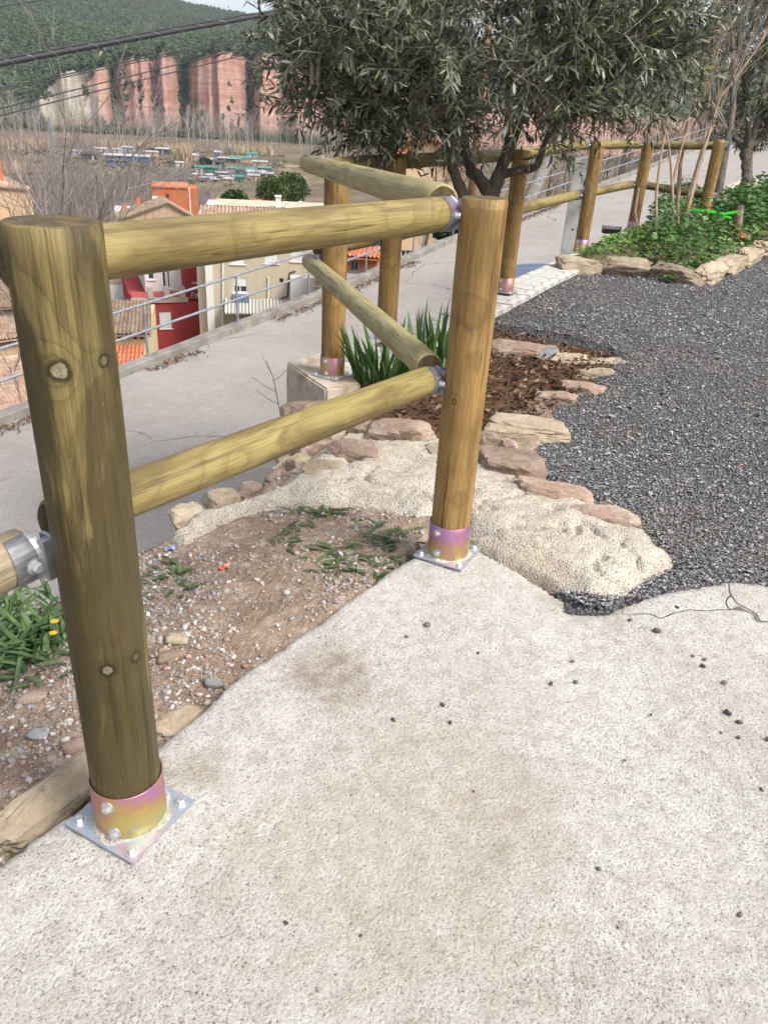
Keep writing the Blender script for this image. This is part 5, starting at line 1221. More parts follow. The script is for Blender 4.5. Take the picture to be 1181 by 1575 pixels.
def bin_():
    c = on_n(812, 420, 3.35); zr = zroad(*UN(c[:2])) if False else float(zroad(c[:2] @ UD, c[:2] @ ND)); b = np.array([c[0], c[1], zr]); H = c[2] - zr
    o = empty('waste_container', b); tag(o, 'blue-grey lidded waste container standing on the road below the wall', 'container'); yaw = math.atan2(UD[1], UD[0]); o.rotation_euler = (0, 0, yaw)
    mb = MB(); z0 = H - .12
    P = np.array([[-.55, -.34, .15], [.55, -.34, .15], [.55, .34, .15], [-.55, .34, .15], [-.66, -.42, z0], [.66, -.42, z0], [.66, .42, z0], [-.66, .42, z0]]); mb.add(P, np.array([[3, 2, 1, 0], [4, 5, 6, 7], [0, 1, 5, 4], [1, 2, 6, 5], [2, 3, 7, 6], [3, 0, 4, 7]])); mb.build('bin_body', BLUE, o)
    mb = MB(); xs = np.linspace(-.69, .69, 12); ys = np.linspace(-.45, .45, 12); X, Y = np.meshgrid(xs, ys, indexing='ij'); Z = z0 + .02 + .10 * np.cos(Y / .45 * 1.3) ; Z = Z + np.where(np.abs(X) > .6, .025, 0) - .01 * (np.abs(X) < .25)
    v, f = grid_geo(np.stack([X, Y, Z], -1)); mb.add(v, f); mb.box(-.70, .70, -.47, -.43, z0 - .02, z0 + .07); mb.box(-.70, .70, .43, .47, z0 - .02, z0 + .07); mb.build('lid', BLUE, o)
    for sx in (-.45, .45):
        for sy in (-.25, .25): mb = MB(); mb.tube([[sx - .02, sy, .075], [sx + .02, sy, .075]], .075, 14); mb.build('wheel', CABLE, o)
bin_()
def trough():
    c = at(941, 347, 10.4); b = np.array([c[0], c[1], c[2] - .05]); o = empty('white_board', b); tag(o, 'short white board with a dark edge lying between concrete post and ground cover', 'board')
    mb = MB(); mb.box(-.12, .12, -.07, .07, .012, .05); mb.build('board_top', COPING, o); mb = MB(); mb.box(-.115, .115, -.065, .065, -.05, .0119); mb.build('board_support', CABLE, o)
trough()
def stakes():
    m = speck('cut_log_bark', (.13, .085, .06), (.27, .20, .15), 18, .95, .6, 40, .008); g = NT('green_tape').done((.06, .62, .05), .35)
    tops = []
    for (px, y0, y1, w, d, lab) in ((1138, 318, 384, 11, 9.6, 'tall cut log stake with fluorescent green tape in the far bed'), (1115, 319, 345, 9, 10.3, 'short cut log stake behind the taped one')):
        a = at(px - 8 if y1 > 370 else px, y1 + 8, d); t = at(px, y0, d); o = empty('log_stake', a); tag(o, lab, 'stake'); r = w * d / F_PX / 2
        mb = MB(); mb.tube([np.zeros(3), (t - a) * .5, t - a], [r * 1.05, r, r], 12); mb.build('log', m, o, smooth=True); mb = MB(); dd = (t - a) / np.linalg.norm(t - a); mb.tube([t - a, t - a + dd * .004], [r * .97, r * .9], 12); mb.build('cut_end', WOOD_POLE, o); tops.append(t)
    H = np.array(POSTS['H'][:2])
    def band(pts, lab, w=.03):
        P = np.array(pts); up = np.array([0, 0, w]); mb = MB(); v, f = grid_geo(np.stack([P, P + up], 1)); mb.add(v, f); mb.add(v + [0, .003, 0], f[:, ::-1]); tag(mb.build('green_tape', g), lab, 'tape', 'green tape in the far bed')
    t0 = tops[0] + [0, -.06, -.06]; h0 = np.array([H[0], H[1] - .1, t0[2] - .02])
    band([at(1060, 324, 9.6), h0, (h0 + t0) / 2 + [0, 0, -.03], t0, t0 + [.05, .08, 0]], 'bright green tape stretched from the last fence post to the log stake')
    band([at(1085, 326, 9.7), at(1100, 330, 9.6), at(1112, 334, 9.5), at(1124, 337, 9.5)], 'loose green tape end drooping below the stretched tape', .025)
    p = at(1142, 364, 9.3); mb = MB(); mb.add(*rock_geo(np.random.default_rng(2), .15, .09, .08, ICO2, ICO2F, .6, .1, 3)); o = mb.build('brick_fragment', speck('terracotta', (.42, .13, .07), (.55, .22, .13), 9, .9, .3, 40), loc=p); o.rotation_euler = (0, .3, .4); tag(o, 'orange broken brick lying in the green undergrowth', 'brick')
stakes()
print('near things ready')
# ------------------------------------------------------------------ houses below the road
GLASS = speck('window_glass', (.035, .045, .055), (.06, .07, .08), 1, .12, 0, spec=.6)
WHITE = speck('white_paint', (.66, .66, .64), (.76, .76, .74), 3, .7, 0)
def plaster(name, c, stain=.75):
    t = NT(name); v = t.coord('Object'); v2 = t.coord('Object', (1, 1, .18))
    col = t.ramp(t.noise(v, .5, 5, .65), [(.3, tuple(q * .86 for q in c)), (.7, c)])
    col = t.mix(t.ramp(t.noise(v2, 1.3, 5, .65), [(.52, 0), (.75, .55)]), col, tuple(q * stain * .8 for q in c))
    return t.done(col, .92, t.bump(t.noise(v, 6, 4), .25, .03), 0, .1)
def tiles_mat(name, a, b, c):
    t = NT(name); v = t.coord('Object', (1, 1, 1)); vo = t.voro(v, 3.2); sc = t.new('ShaderNodeSeparateColor'); t.cn(vo.outputs['Color'], sc.inputs[0])
    col = t.mix(sc.outputs[0], a, b); col = t.mix(t.ramp(t.noise(v, 1.5, 5, .7), [(.5, 0), (.7, .7)]), col, c)
    return t.done(col, .9, None, 0, .15)
TILE_OLD = tiles_mat('old_clay_tiles', (.36, .235, .165), (.50, .38, .29), (.24, .19, .15))
TILE_RED = tiles_mat('orange_clay_tiles', (.46, .15, .075), (.56, .22, .12), (.36, .13, .08))
TILE_BRN = tiles_mat('brown_weathered_tiles', (.22, .16, .11), (.33, .25, .175), (.15, .115, .085))
CREAM = plaster('cream_stained_render', (.53, .46, .34)); WHITEW = plaster('white_render', (.70, .68, .64)); REDW = plaster('dark_red_render', (.34, .055, .055)); YELLW = plaster('pale_yellow_render', (.66, .56, .34))
PEACH = plaster('peach_render', (.70, .52, .34)); ORANGEW = plaster('orange_render', (.55, .22, .11)); GREYW = plaster('grey_render', (.27, .28, .31)); BRICKO = plaster('orange_brickwork', (.50, .155, .065)); TANW = plaster('tan_render', (.52, .36, .23)); STONEW = plaster('rough_stone', (.40, .34, .27))

class House:
    """front facade in local XZ plane (y=0, facing -y); origin placed on the facade line at ground level"""
    def __init__(s, name, label, px, py, depth, yaw=0.0, ground=None, face=True):
        p = at(px, py, depth); s.az = math.atan2(-p[0], p[1]) if face else 0.0
        s.yaw = s.az + yaw; s.p = p; s.R = np.array(Matrix.Rotation(s.yaw, 3, 'Z'))
        g = float(terrain_z(np.array(p[0]), np.array(p[1]))) - 1.0 if ground is None else ground
        s.o = empty(name, (p[0], p[1], g)); s.g = g; s.org = np.array([p[0], p[1], g]); s.o.rotation_euler = (0, 0, s.yaw); tag(s.o, label, 'house')
    def loc(s, px, py, y=0.0):
        """pixel ray -> local point on the plane local-y = y"""
        r = s.R.T @ ray(px, py); c = s.R.T @ (CAM - s.org); t = (y - c[1]) / r[1]; q = c + r * t; return q
    def wall(s, x0, x1, z1, depth, mat, holes=(), z0=0.0, y=0.0, name='wall'):
        xs = sorted(set([x0, x1] + [h[0] for h in holes] + [h[1] for h in holes])); zs = sorted(set([z0, z1] + [h[2] for h in holes] + [h[3] for h in holes])); mb = MB()
        for a, b in zip(xs[:-1], xs[1:]):
            for c, d in zip(zs[:-1], zs[1:]):
                mx, mz = (a + b) / 2, (c + d) / 2
                if any(h[0] < mx < h[1] and h[2] < mz < h[3] for h in holes): continue
                mb.add([[a, y, c], [b, y, c], [b, y, d], [a, y, d]], np.array([[0, 1, 2, 3]]))
        for h in holes:
            a, b, c, d = h[:4]; e = y + .14
            for q in ([[a, y, c], [a, y, d], [a, e, d], [a, e, c]], [[b, y, c], [b, e, c], [b, e, d], [b, y, d]], [[a, y, c], [a, e, c], [b, e, c], [b, y, c]], [[a, y, d], [b, y, d], [b, e, d], [a, e, d]]): mb.add(q, np.array([[0, 1, 2, 3]]))
        v = np.array([[x0, y, z0], [x1, y, z0], [x1, y + depth, z0], [x0, y + depth, z0], [x0, y, z1], [x1, y, z1], [x1, y + depth, z1], [x0, y + depth, z1]], float)
        mb.add(v, np.array([[4, 5, 6, 7], [1, 2, 6, 5], [2, 3, 7, 6], [3, 0, 4, 7]]))
        return mb.build(name, mat, s.o)
    def window(s, h, y=0.0, kind='plain', fr=None):
        a, b, c, d = h[:4]; fr = fr or WHITE; mb = MB(); t = .055; e0, e1 = y + .06, y + .11
        mb.box(a, b, e0, e1, c, c + t); mb.box(a, b, e0, e1, d - t, d); mb.box(a, a + t, e0, e1, c + t, d - t); mb.box(b - t, b, e0, e1, c + t, d - t)
        n = 3 if kind == 'triple' else 2
        if kind != 'single':
            for k in range(1, n): x = a + (b - a) * k / n; mb.box(x - t / 2, x + t / 2, e0, e1, c + t, d - t)
        w = mb.build('window', fr, s.o)
        mb = MB(); mb.box(a + .01, b - .01, y + .10, y + .135, c + .01, d - .01); mb.build('pane', GLASS, w)
        if kind in ('blind', 'halfblind'):
            z0 = c + (d - c) * (.42 if kind == 'halfblind' else .08); mb = MB(); k = int((d - z0) / .07) + 1
            for i in range(k): zz = z0 + (d - z0) * i / k; mb.box(a + .03, b - .03, y + .035, y + .055, zz, zz + (d - z0) / k * .86)
            mb.build('roller_blind', fr, w)
        mb = MB(); mb.box(a - .08, b + .08, y - .07, y + .0, c - .07, c - .003); mb.build('sill', fr, w)
        return w
    def roof(s, A, B, C, D, mat, name='roof', pitch=.22, course=.36, amp=.055):
        """tile surface over quad A(eave left) B(eave right) C(top right) D(top left), local"""
        A, B, C, D = (np.array(q, float) for q in (A, B, C, D)); nx = max(int(np.linalg.norm(B - A) / pitch), 2) * 4 + 1; L = np.linalg.norm(D - A); ny = max(int(L / course), 1)
        u = np.linspace(0, 1, nx); nrm = np.cross(B - A, D - A); nrm /= np.linalg.norm(nrm); rows = []
        wave = amp * np.sin(np.arange(nx) / 4 * 2 * math.pi); rng = np.random.default_rng(nx * 7 + ny)
        for k in range(ny):
            for q, lift in ((k / ny, .035), ((k + 1) / ny, .0)):
                base = (A + (D - A) * q)[None] * (1 - u)[:, None] + (B + (C - B) * q)[None] * u[:, None]; j = np.repeat(rng.normal(0, .008, nx // 4 + 1), 4)[:nx]
                rows.append(base + nrm * (wave + lift + j)[:, None])
        v, f = grid_geo(np.stack(rows)); mb = MB(); mb.add(v, f)
        for a, b in ((A, B),): pass
        th = nrm * -.08; q = np.array([A, B, C, D]); mb.add(np.concatenate([q + th, q + th * 2]), np.array([[0, 1, 2, 3], [7, 6, 5, 4], [0, 4, 5, 1], [1, 5, 6, 2], [2, 6, 7, 3], [3, 7, 4, 0]]))
        return mb.build(name, mat, s.o)
    def box(s, name, mat, x0, x1, y0, y1, z0, z1, parent=None): mb = MB(); mb.box(x0, x1, y0, y1, z0, z1); return mb.build(name, mat, parent or s.o)
    def hole(s, x0, y0, x1, y1, yl=0.0):
        a = s.loc(x0, (y0 + y1) / 2, yl); b = s.loc(x1, (y0 + y1) / 2, yl); c = s.loc((x0 + x1) / 2, y1, yl); d = s.loc((x0 + x1) / 2, y0, yl); return (a[0], b[0], c[2], d[2])

def houses():
    # cream apartment block with the corrugated awning
    h = House('apartment_house', 'stained cream apartment house with corrugated awning below the road', 400, 460, 50)
    x0 = h.loc(328, 430)[0]; x1 = h.loc(548, 430)[0]; zt = h.loc(400, 332)[2]
    W = [h.hole(355, 388, 377, 406), h.hole(407, 386, 428, 405), h.hole(447, 386, 466, 402), h.hole(359, 427, 380, 450), h.hole(352, 345, 374, 362), h.hole(405, 345, 427, 362), h.hole(381, 480, 393, 492), h.hole(430, 428, 436, 435)]
    h.wall(x0, x1, zt, 9, CREAM, W)
    for k, q in enumerate(W[:6]): h.window(q, kind=('blind', 'blind', 'blind', 'halfblind', 'plain', 'plain')[k])
    for q in W[6:]: h.box('vent_opening', CABLE, q[0], q[1], .10, .13, q[2], q[3])
    zr = h.loc(400, 319, 2.2)[2]; h.roof((x0 - .7, -.6, zt - .1), (x1 + .5, -.6, zt - .1), (x1 + .5, 2.2, zr), (x0 - .7, 2.2, zr), TILE_OLD); h.roof((x1 + .5, 9.4, zt - .8), (x0 - .7, 9.4, zt - .8), (x0 - .7, 2.2, zr), (x1 + .5, 2.2, zr), TILE_OLD)
    h.box('eave', WHITE, x0 - .6, x1 + .4, -.5, 9.2, zt - .25, zt - .12)
    h.box('corner_pilaster', WHITEW, x0 - .45, x0 - .003, -.25, 8.8, 0, zt - .26)
    h.box('side_strip', CREAM, x0 - 1.0, x0 - .453, .3, 8.5, 0, zt - .4)
    # awning
    a = h.loc(346, 464); b = h.loc(447, 459); xs = np.linspace(a[0], b[0], 140); zw = .03 * np.sign(np.sin(np.arange(140) * 1.0)); rows = [np.stack([xs, np.full(140, -.05), a[2] + .25 + zw], -1), np.stack([xs, np.full(140, -1.6), a[2] - .35 + zw], -1)]
    v, f = grid_geo(np.stack(rows)); mb = MB(); mb.add(v, f[:, ::-1]); mb.add(v - [0, 0, .05], f); t = NT('striped_awning'); cc = t.coord('Object', (1, 0, 0)); sp = t.new('ShaderNodeSeparateXYZ'); t.cn(cc, sp.inputs[0]); fr = t.math('FRACT', t.math('MULTIPLY', sp.outputs[0], 4.6)); mb.build('corrugated_awning', t.done(t.ramp(fr, [(.45, (.52, .50, .45)), (.6, (.24, .23, .20))]), .7), h.o)
    g = h.loc(446, 423); g2 = h.loc(482, 470); dz = h.box('white_annex', WHITEW, g[0], g2[0], -.9, -.003, 0, g[2])
    m2 = h.loc(483, 425, -.3); h.box('white_annex', WHITEW, m2[0], x1 + .2, -.6, -.004, 0, m2[2] - .6)
    # wall fittings
    mb = MB(); P = [h.loc(346, 465), h.loc(380, 462), h.loc(425, 463), h.loc(442, 455), h.loc(444, 430), h.loc(446, 419), h.loc(455, 417)]; P = [np.array([q[0], -.06, q[2]]) for q in P]; mb.tube(P, .045, 6); mb.build('cable_run', CABLE, h.o)
    q = h.loc(371, 457); h.box('dark_awning_box', BLUE, q[0] - .5, q[0] + .5, -.55, -.004, q[2] - .25, q[2] + .2)
    for px, y0, y1 in ((413, 425, 462), (343, 400, 500)): c0 = h.loc(px, y1); c1 = h.loc(px, y0); mb = MB(); mb.tube([[c0[0], -.09, c0[2]], [c1[0], -.09, c1[2]]], .05, 6); mb.build('downpipe', WHITE, h.o)
    for px, top, w in ((428, 303, .18), (441, 313, .13), (462, 312, .1)): c = h.loc(px, top, 5); mb = MB(); mb.box(c[0] - w, c[0] + w, 5 - w, 5 + w, zt - 1, c[2]); mb.box(c[0] - w * 1.3, c[0] + w * 1.3, 5 - w * 1.3, 5 + w * 1.3, c[2] + .003, c[2] + .1); mb.build('chimney', WHITEW, h.o)
    # red house with the white upper storey and terrace
    h = House('red_house', 'dark red rendered house with white-framed window and roof terrace', 262, 490, 52, yaw=.10)
    x0 = h.loc(205, 480)[0]; x1 = h.loc(318, 480)[0]; zt = h.loc(262, 465)[2]; W = [h.hole(246, 480, 264, 505), h.hole(216, 488, 233, 515)]
    h.wall(x0, x1, zt, 10, REDW, W); h.window(W[0], kind='blind'); h.window(W[1], kind='plain')
    u0 = h.loc(224, 440, 3.0)[0]; u1 = h.loc(287, 440, 3.0)[0]; z2 = h.loc(250, 385, 3.0)[2]; D = [h.hole(227, 402, 237, 430, 3.0), h.hole(250, 418, 256, 446, 3.0), h.hole(257.5, 417, 262, 444, 3.0)]
    h.wall(u0, u1, z2, 6, WHITEW, D, z0=zt + .003, y=3.0, name='upper_storey')
    for d in D: h.window(d, 3.0, 'single')
    r0 = h.loc(285, 430, 1.0); r1 = h.loc(317, 430, 1.0); h.box('red_side_wing', REDW, r0[0], r1[0], 1.0, 9, zt + .004, h.loc(300, 398, 1.0)[2])
    h.box('terrace_parapet', STONEW, x0 - .05, r0[0] - .003, -.1, .25, zt + .003, zt + .28)
    for px in (232, 257, 281): c = h.loc(px, 455)[0]; h.box('parapet_post', STONEW, c - .18, c + .18, -.15, .32, zt + .285, zt + 1.0)
    mb = MB(); v, f = grid_geo(np.stack([np.stack([np.linspace(x0 + .1, u0 + 4, 8), np.full(8, .3), np.full(8, zt + .12)], -1), np.stack([np.linspace(x0 + .1, u0 + 4, 8), np.full(8, 2.9), np.full(8, zt + .12)], -1)])); mb.add(v, f); mb.build('terrace_floor', plaster('red_terrace', (.42, .10, .09)), h.o)
    for px in (300, 312): c = h.loc(px, 415, .9); mb = MB(); mb.tube([[c[0], .93, c[2] - .4], [c[0] + .4, .93, c[2] - .55]], .03, 4); mb.build('wall_hook', CABLE, h.o)
    # graffiti scribble on the side wing
    sc = NT('white_spray_paint').done((.75, .73, .72), .8); mb = MB(); rng = np.random.default_rng(6)
    def scrib(strokes, px, py, s):
        for st in strokes: P = [h.loc(px + q[0] * s, py + q[1] * s, .996 - .02) for q in st]; mb.tube([[p[0], .985, p[2]] for p in P], .035, 4)
    scrib([[(3, 0), (0, 0), (0, 3), (2.4, 3), (0, 3), (0, 6), (3, 6)], [(6, 2), (4.5, 2), (4.5, 4), (6.2, 4), (6, 6), (4.4, 6)], [(8, 0), (8, 6), (9.5, 6)], [(7, 2), (9.4, 2)], [(11, 3), (11, 6), (13, 6), (13, 2)]], 295, 451, 1.15)
    scrib([[(0, 2), (1, 0), (2, 2), (3, 0), (4, 2)], [(5, 2), (5, 0), (7, 0), (7, 2), (5, 2)], [(8, 2), (9, 0), (10, 2)]], 296, 434, 1.2); mb.build('graffiti', sc, h.o)
    # brown-roofed yellow house in front of the red one
    h = House('yellow_house', 'pale yellow house under a weathered brown tile roof', 198, 525, 44, yaw=-.12)
    x0 = h.loc(120, 520)[0]; x1 = h.loc(226, 520)[0]; ze = h.loc(198, 511)[2]; h.wall(x0, x1, ze, 7, YELLW); d = h.loc(205, 462, 5)
    h.roof((x0 - .3, -.4, ze), (x1 + .3, -.4, ze), (x1 - .1, 5.5, d[2] - .1), (x0 - .3, 5.5, d[2] - .1), TILE_BRN)
    for px in (172, 184, 196, 208, 218): c = h.loc(px, 515); h.box('beam_end', CABLE, c[0] - .09, c[0] + .09, -.03, .1, ze - .38, ze - .22)
    g = h.loc(175, 534); g2 = h.loc(222, 534); h.box('lean_to', YELLW, x0, g2[0] + .4, -2.4, -.003, 0, g[2] - .7); h.roof((x0, -2.7, g[2] - .75), (g2[0], -2.7, g[2] - .75), (g2[0], -.003, g[2] + .15), (x0, -.003, g[2] + .15), TILE_RED, 'lean_to_roof')
    h = House('white_terrace_house', 'white house with cluttered terrace left of the red house', 190, 445, 60, yaw=.05)
    x0 = h.loc(120, 440)[0]; x1 = h.loc(222, 440)[0]; zt = h.loc(190, 436)[2]; h.wall(x0, x1, zt, 8, WHITEW); h.box('terrace_parapet', STONEW, x0, x1, -.05, .2, zt + .003, zt + .5); h.box('back_wall', STONEW, x0 + 1, x1 - .5, 5, 5.4, zt + .003, zt + 2.6)
    rr = np.random.default_rng(4)
    for k in range(9): a = rr.uniform(x0 + .5, x1 - .8); b_ = rr.uniform(.8, 4); w_ = rr.uniform(.2, .5); h.box('stored_box', (WHITE, CABLE, STONEW, TILE_RED)[k % 4], a, a + w_, b_, b_ + w_, zt + .004 + k * .0005, zt + rr.uniform(.4, 1.3))
    for px, y0 in ((176, 424), (205, 420)): c0 = h.loc(px, y0, 3); mb = MB(); mb.tube([[c0[0], 3, zt], [c0[0], 3, c0[2]]], .05, 6); mb.build('pergola_post', WHITE, h.o)
    # old tile roof at the far left
    h = House('old_tiled_house', 'house at the left edge under a big roof of faded clay tiles', -10, 640, 40, yaw=.22)
    x0 = h.loc(-160, 600)[0]; x1 = h.loc(75, 600)[0]; ze = h.loc(20, 634)[2]; h.wall(x0, x1, ze, 8, TANW); zr = h.loc(10, 552, 4.2)[2]
    h.roof((x0 - .3, -.5, ze), (x1, -.5, ze), (x1, 4.2, zr), (x0 - .3, 4.2, zr), TILE_OLD); mb = MB(); mb.tube([[x0, 4.25, zr + .02], [x1, 4.25, zr + .02]], .12, 8); mb.build('ridge_cap', TILE_OLD, h.o)
    h = House('tan_house', 'tan house with shallow brown roof behind the faded tile roof', -10, 540, 48, yaw=.3)
    x0 = h.loc(-140, 540)[0]; x1 = h.loc(52, 540)[0]; ze = h.loc(15, 518)[2]; h.wall(x0, x1, ze, 6, TANW); zr = h.loc(10, 486, 4)[2]; h.roof((x0, -.5, ze), (x1, -.5, ze), (x1, 4, zr), (x0, 4, zr), TILE_OLD)
    h = House('stone_house', 'rough stone house with dark holes at the left edge', -20, 490, 56, yaw=.2)
    x0 = h.loc(-140, 480)[0]; x1 = h.loc(40, 480)[0]; ze = h.loc(15, 470)[2]; h.wall(x0, x1, ze, 6, STONEW); h.roof((x0, -.5, ze), (x1, -.5, ze), (x1, 4, ze + 1.0), (x0, 4, ze + 1.0), TILE_BRN)
    h = House('grey_house', 'tall grey rendered wall seen just left of the front post', -30, 420, 62)
    x0 = h.loc(-120, 420)[0]; x1 = h.loc(17, 420)[0]; ze = h.loc(0, 368)[2]; h.wall(x0, x1, ze, 8, GREYW); h.box('eave', WHITE, x0 - .2, x1 + .2, -.3, 8.2, ze + .003, ze + .2)
    h = House('cream_cottage', 'low cream cottage with red tile roof between the orange and peach houses', 590, 420, 60, yaw=-.1)
    x0 = h.loc(572, 400)[0]; x1 = h.loc(625, 400)[0]; ze = h.loc(590, 372)[2]; h.wall(x0, x1, ze, 7, WHITEW); h.roof((x0 - .3, -.5, ze), (x1 + .3, -.5, ze), (x1 + .3, 4, ze + 1.9), (x0 - .3, 4, ze + 1.9), TILE_RED)
    # orange house and peach house on the right
    h = House('orange_house', 'small orange house with red tile roof beyond the railing', 552, 412, 44, yaw=-.15)
    x0 = h.loc(500, 410)[0]; x1 = h.loc(580, 410)[0]; ze = h.loc(555, 393)[2]; W = [h.hole(539, 402, 551, 417)]; h.wall(x0, x1, ze, 7, ORANGEW, W); h.window(W[0], fr=speck('grey_frame', (.25, .27, .30), (.3, .32, .35), 3, .6, 0)); zr = h.loc(560, 362, 4)[2]; h.roof((x0 - .3, -.5, ze), (x1 + .2, -.5, ze), (x1 + .2, 4, zr), (x0 - .3, 4, zr), TILE_RED); q = h.loc(555, 424); h.box('white_door', WHITE, q[0] - .8, q[0] + .6, -.06, -.003, 0, q[2] + .1)
    h = House('peach_house', 'tall peach house with white shuttered windows behind the olive tree', 650, 330, 46, yaw=.05)
    x0 = h.loc(611, 330)[0]; x1 = h.loc(694, 330)[0]; zt = h.loc(650, 250)[2]; W = [h.hole(664, 277, 683, 293), h.hole(622, 277, 645, 293), h.hole(616, 385, 638, 403), h.hole(655, 395, 676, 415), h.hole(664, 325, 683, 345), h.hole(622, 325, 645, 345)]
    h.wall(x0, x1, zt, 9, PEACH, W)
    for k, q in enumerate(W): h.window(q, kind=('halfblind', 'blind', 'triple', 'plain', 'blind', 'blind')[k])
    xm = (x0 + x1) / 2; zr = h.loc(650, 205)[2]; mb = MB(); mb.add([[x0, 0, zt], [x1, 0, zt], [xm, 0, zr], [x0, 9, zt], [x1, 9, zt], [xm, 9, zr]], [np.array([[0, 1, 2], [5, 4, 3]]), np.array([[0, 2, 5, 3], [1, 4, 5, 2], [0, 3, 4, 1]])]); mb.v[-1] += [0, .004, .002]; mb.build('gable', PEACH, h.o)
    h.roof((x0 - .4, 9.3, zt - .2), (x0 - .4, -.4, zt - .2), (xm, -.4, zr + .06), (xm, 9.3, zr + .06), TILE_RED); h.roof((x1 + .4, -.4, zt - .2), (x1 + .4, 9.3, zt - .2), (xm, 9.3, zr + .06), (xm, -.4, zr + .06), TILE_RED)
    w = h.loc(690, 410); h.box('side_annex', PEACH, x1 + .003, x1 + 4, 1, 7, 0, h.loc(700, 360)[2])
    # buildings farther down
    h = House('brick_building', 'flat-roofed orange brick building among bare trees in the valley', 250, 330, 135, yaw=-.05)
    x0 = h.loc(235, 300)[0]; x1 = h.loc(288, 300)[0]; zt = h.loc(262, 289)[2]; W = [h.hole(255, 298, 260.5, 305)]; h.wall(x0, x1, zt, 8, BRICKO, W); h.window(W[0], kind='single', fr=BRICKO); h.box('roof_coping', TILE_RED, x0 - .2, x1 + .2, -.2, 8.2, zt + .003, zt + .3)
    x2 = h.loc(303, 300)[0]; h.box('stair_tower', BRICKO, x1 + .003, x2, .8, 8, 0, zt - .1); q = h.loc(239, 305); h.box('air_conditioner', WHITE, q[0] - .45, q[0] + .45, -.4, -.003, q[2] - .35, q[2] + .35); q = h.loc(292, 300); mb = MB(); mb.tube([[q[0], -.1, 0], [q[0], -.1, zt + .2]], .1, 6); mb.build('downpipe', WHITE, h.o)
    h = House('brown_roofed_house', 'low house with long brown roof in front of the brick building', 250, 335, 112, yaw=.1)
    x0 = h.loc(185, 340)[0]; x1 = h.loc(304, 340)[0]; ze = h.loc(300, 331)[2]; h.wall(x0, x1, ze - .6, 7, TANW); xm = h.loc(258, 312)[0]; zr = h.loc(258, 311)[2]
    mb = MB(); mb.add([[x0, 0, ze - .6], [x1, 0, ze - .6], [xm, 0, zr - .15]], [np.array([[0, 1, 2]])]); mb.build('gable', TANW, h.o)
    h.roof((x1 + .3, -.4, ze - .7), (x1 + .3, 7.5, ze - .7), (xm, 7.5, zr), (xm, -.4, zr), TILE_BRN); h.roof((x0 - .3, 7.5, ze - .7), (x0 - .3, -.4, ze - .7), (xm, -.4, zr), (xm, 7.5, zr), TILE_BRN)
    h = House('white_roofed_house', 'small white-roofed house left of the brick building', 205, 330, 120)
    x0 = h.loc(180, 330)[0]; x1 = h.loc(236, 330)[0]; zt = h.loc(205, 328)[2]; h.wall(x0, x1, zt, 6, WHITEW); h.box('flat_roof', WHITE, x0 - .3, x1 + .3, -.3, 6.3, zt + .003, zt + .35); h.box('chimney', BRICKO, x0 + 3, x0 + 3.7, 3, 3.7, zt + .36, zt + 2.0); h.box('chimney', BRICKO, x0 + 1, x0 + 1.6, 2, 2.6, zt + .36, zt + 1.2)
    h = House('orange_roofed_house', 'house with pale orange roof left of the round green tree', 332, 318, 95)
    x0 = h.loc(319, 318)[0]; x1 = h.loc(350, 318)[0]; ze = h.loc(332, 322)[2]; h.wall(x0, x1, ze, 6, TANW); h.roof((x0 - .3, -.5, ze), (x1 + .3, -.5, ze), (x1 + .3, 5, h.loc(332, 305, 5)[2]), (x0 + .8, 5, h.loc(332, 305, 5)[2]), TILE_RED)
    h = House('red_roofed_house', 'house with red roof right of the round green tree', 395, 318, 98)
    x0 = h.loc(379, 318)[0]; x1 = h.loc(402, 318)[0]; ze = h.loc(390, 324)[2]; h.wall(x0, x1, ze, 6, WHITEW); h.roof((x0 - .3, -.5, ze), (x1 + .3, -.5, ze), (x1 + .3, 5, h.loc(392, 306, 5)[2]), (x0 + .3, 5, h.loc(392, 306, 5)[2]), TILE_RED)
    h = House('ochre_house', 'pale ochre gable with chimney at the left edge of the valley', 2, 270, 100, yaw=.4)
    x0 = h.loc(-60, 270)[0]; x1 = h.loc(45, 275)[0]; ze = h.loc(20, 272)[2]; h.wall(x0, x1, ze - 1.2, 7, TANW); h.roof((x0, -.4, ze - .7), (x1, -.4, ze - 1.6), (x1, 6, ze - .6), (x0, 6, ze + 1.8), TILE_OLD); q = h.loc(4, 245); h.box('chimney', BRICKO, q[0] - .6, q[0] + .6, 2, 3.2, ze - 1, h.loc(4, 234, 2)[2])
houses()
def aerials():
    for px, y0, y1, d, lab in ((318, 322, 300, 51, 'thin roof aerial at the left end of the cream apartment house'), (292, 330, 290, 130, 'slim aerial on the orange brick building'), (243, 420, 392, 55, 'roof aerial on the red house')):
        a = at(px, y0 + 6, d); b = at(px, y1, d); o = empty('roof_aerial', a); tag(o, lab, 'aerial'); H = b[2] - a[2]; mb = MB(); mb.tube([[0, 0, 0], [0, 0, H]], .022, 5); mb.build('mast', GALV, o)
        for k in range(4): mb = MB(); w = .5 - .08 * k; mb.tube([[-w, 0, H - .06 - .12 * k], [w, 0, H - .06 - .12 * k]], .012, 4); mb.build('antenna_rod', GALV, o)
aerials()

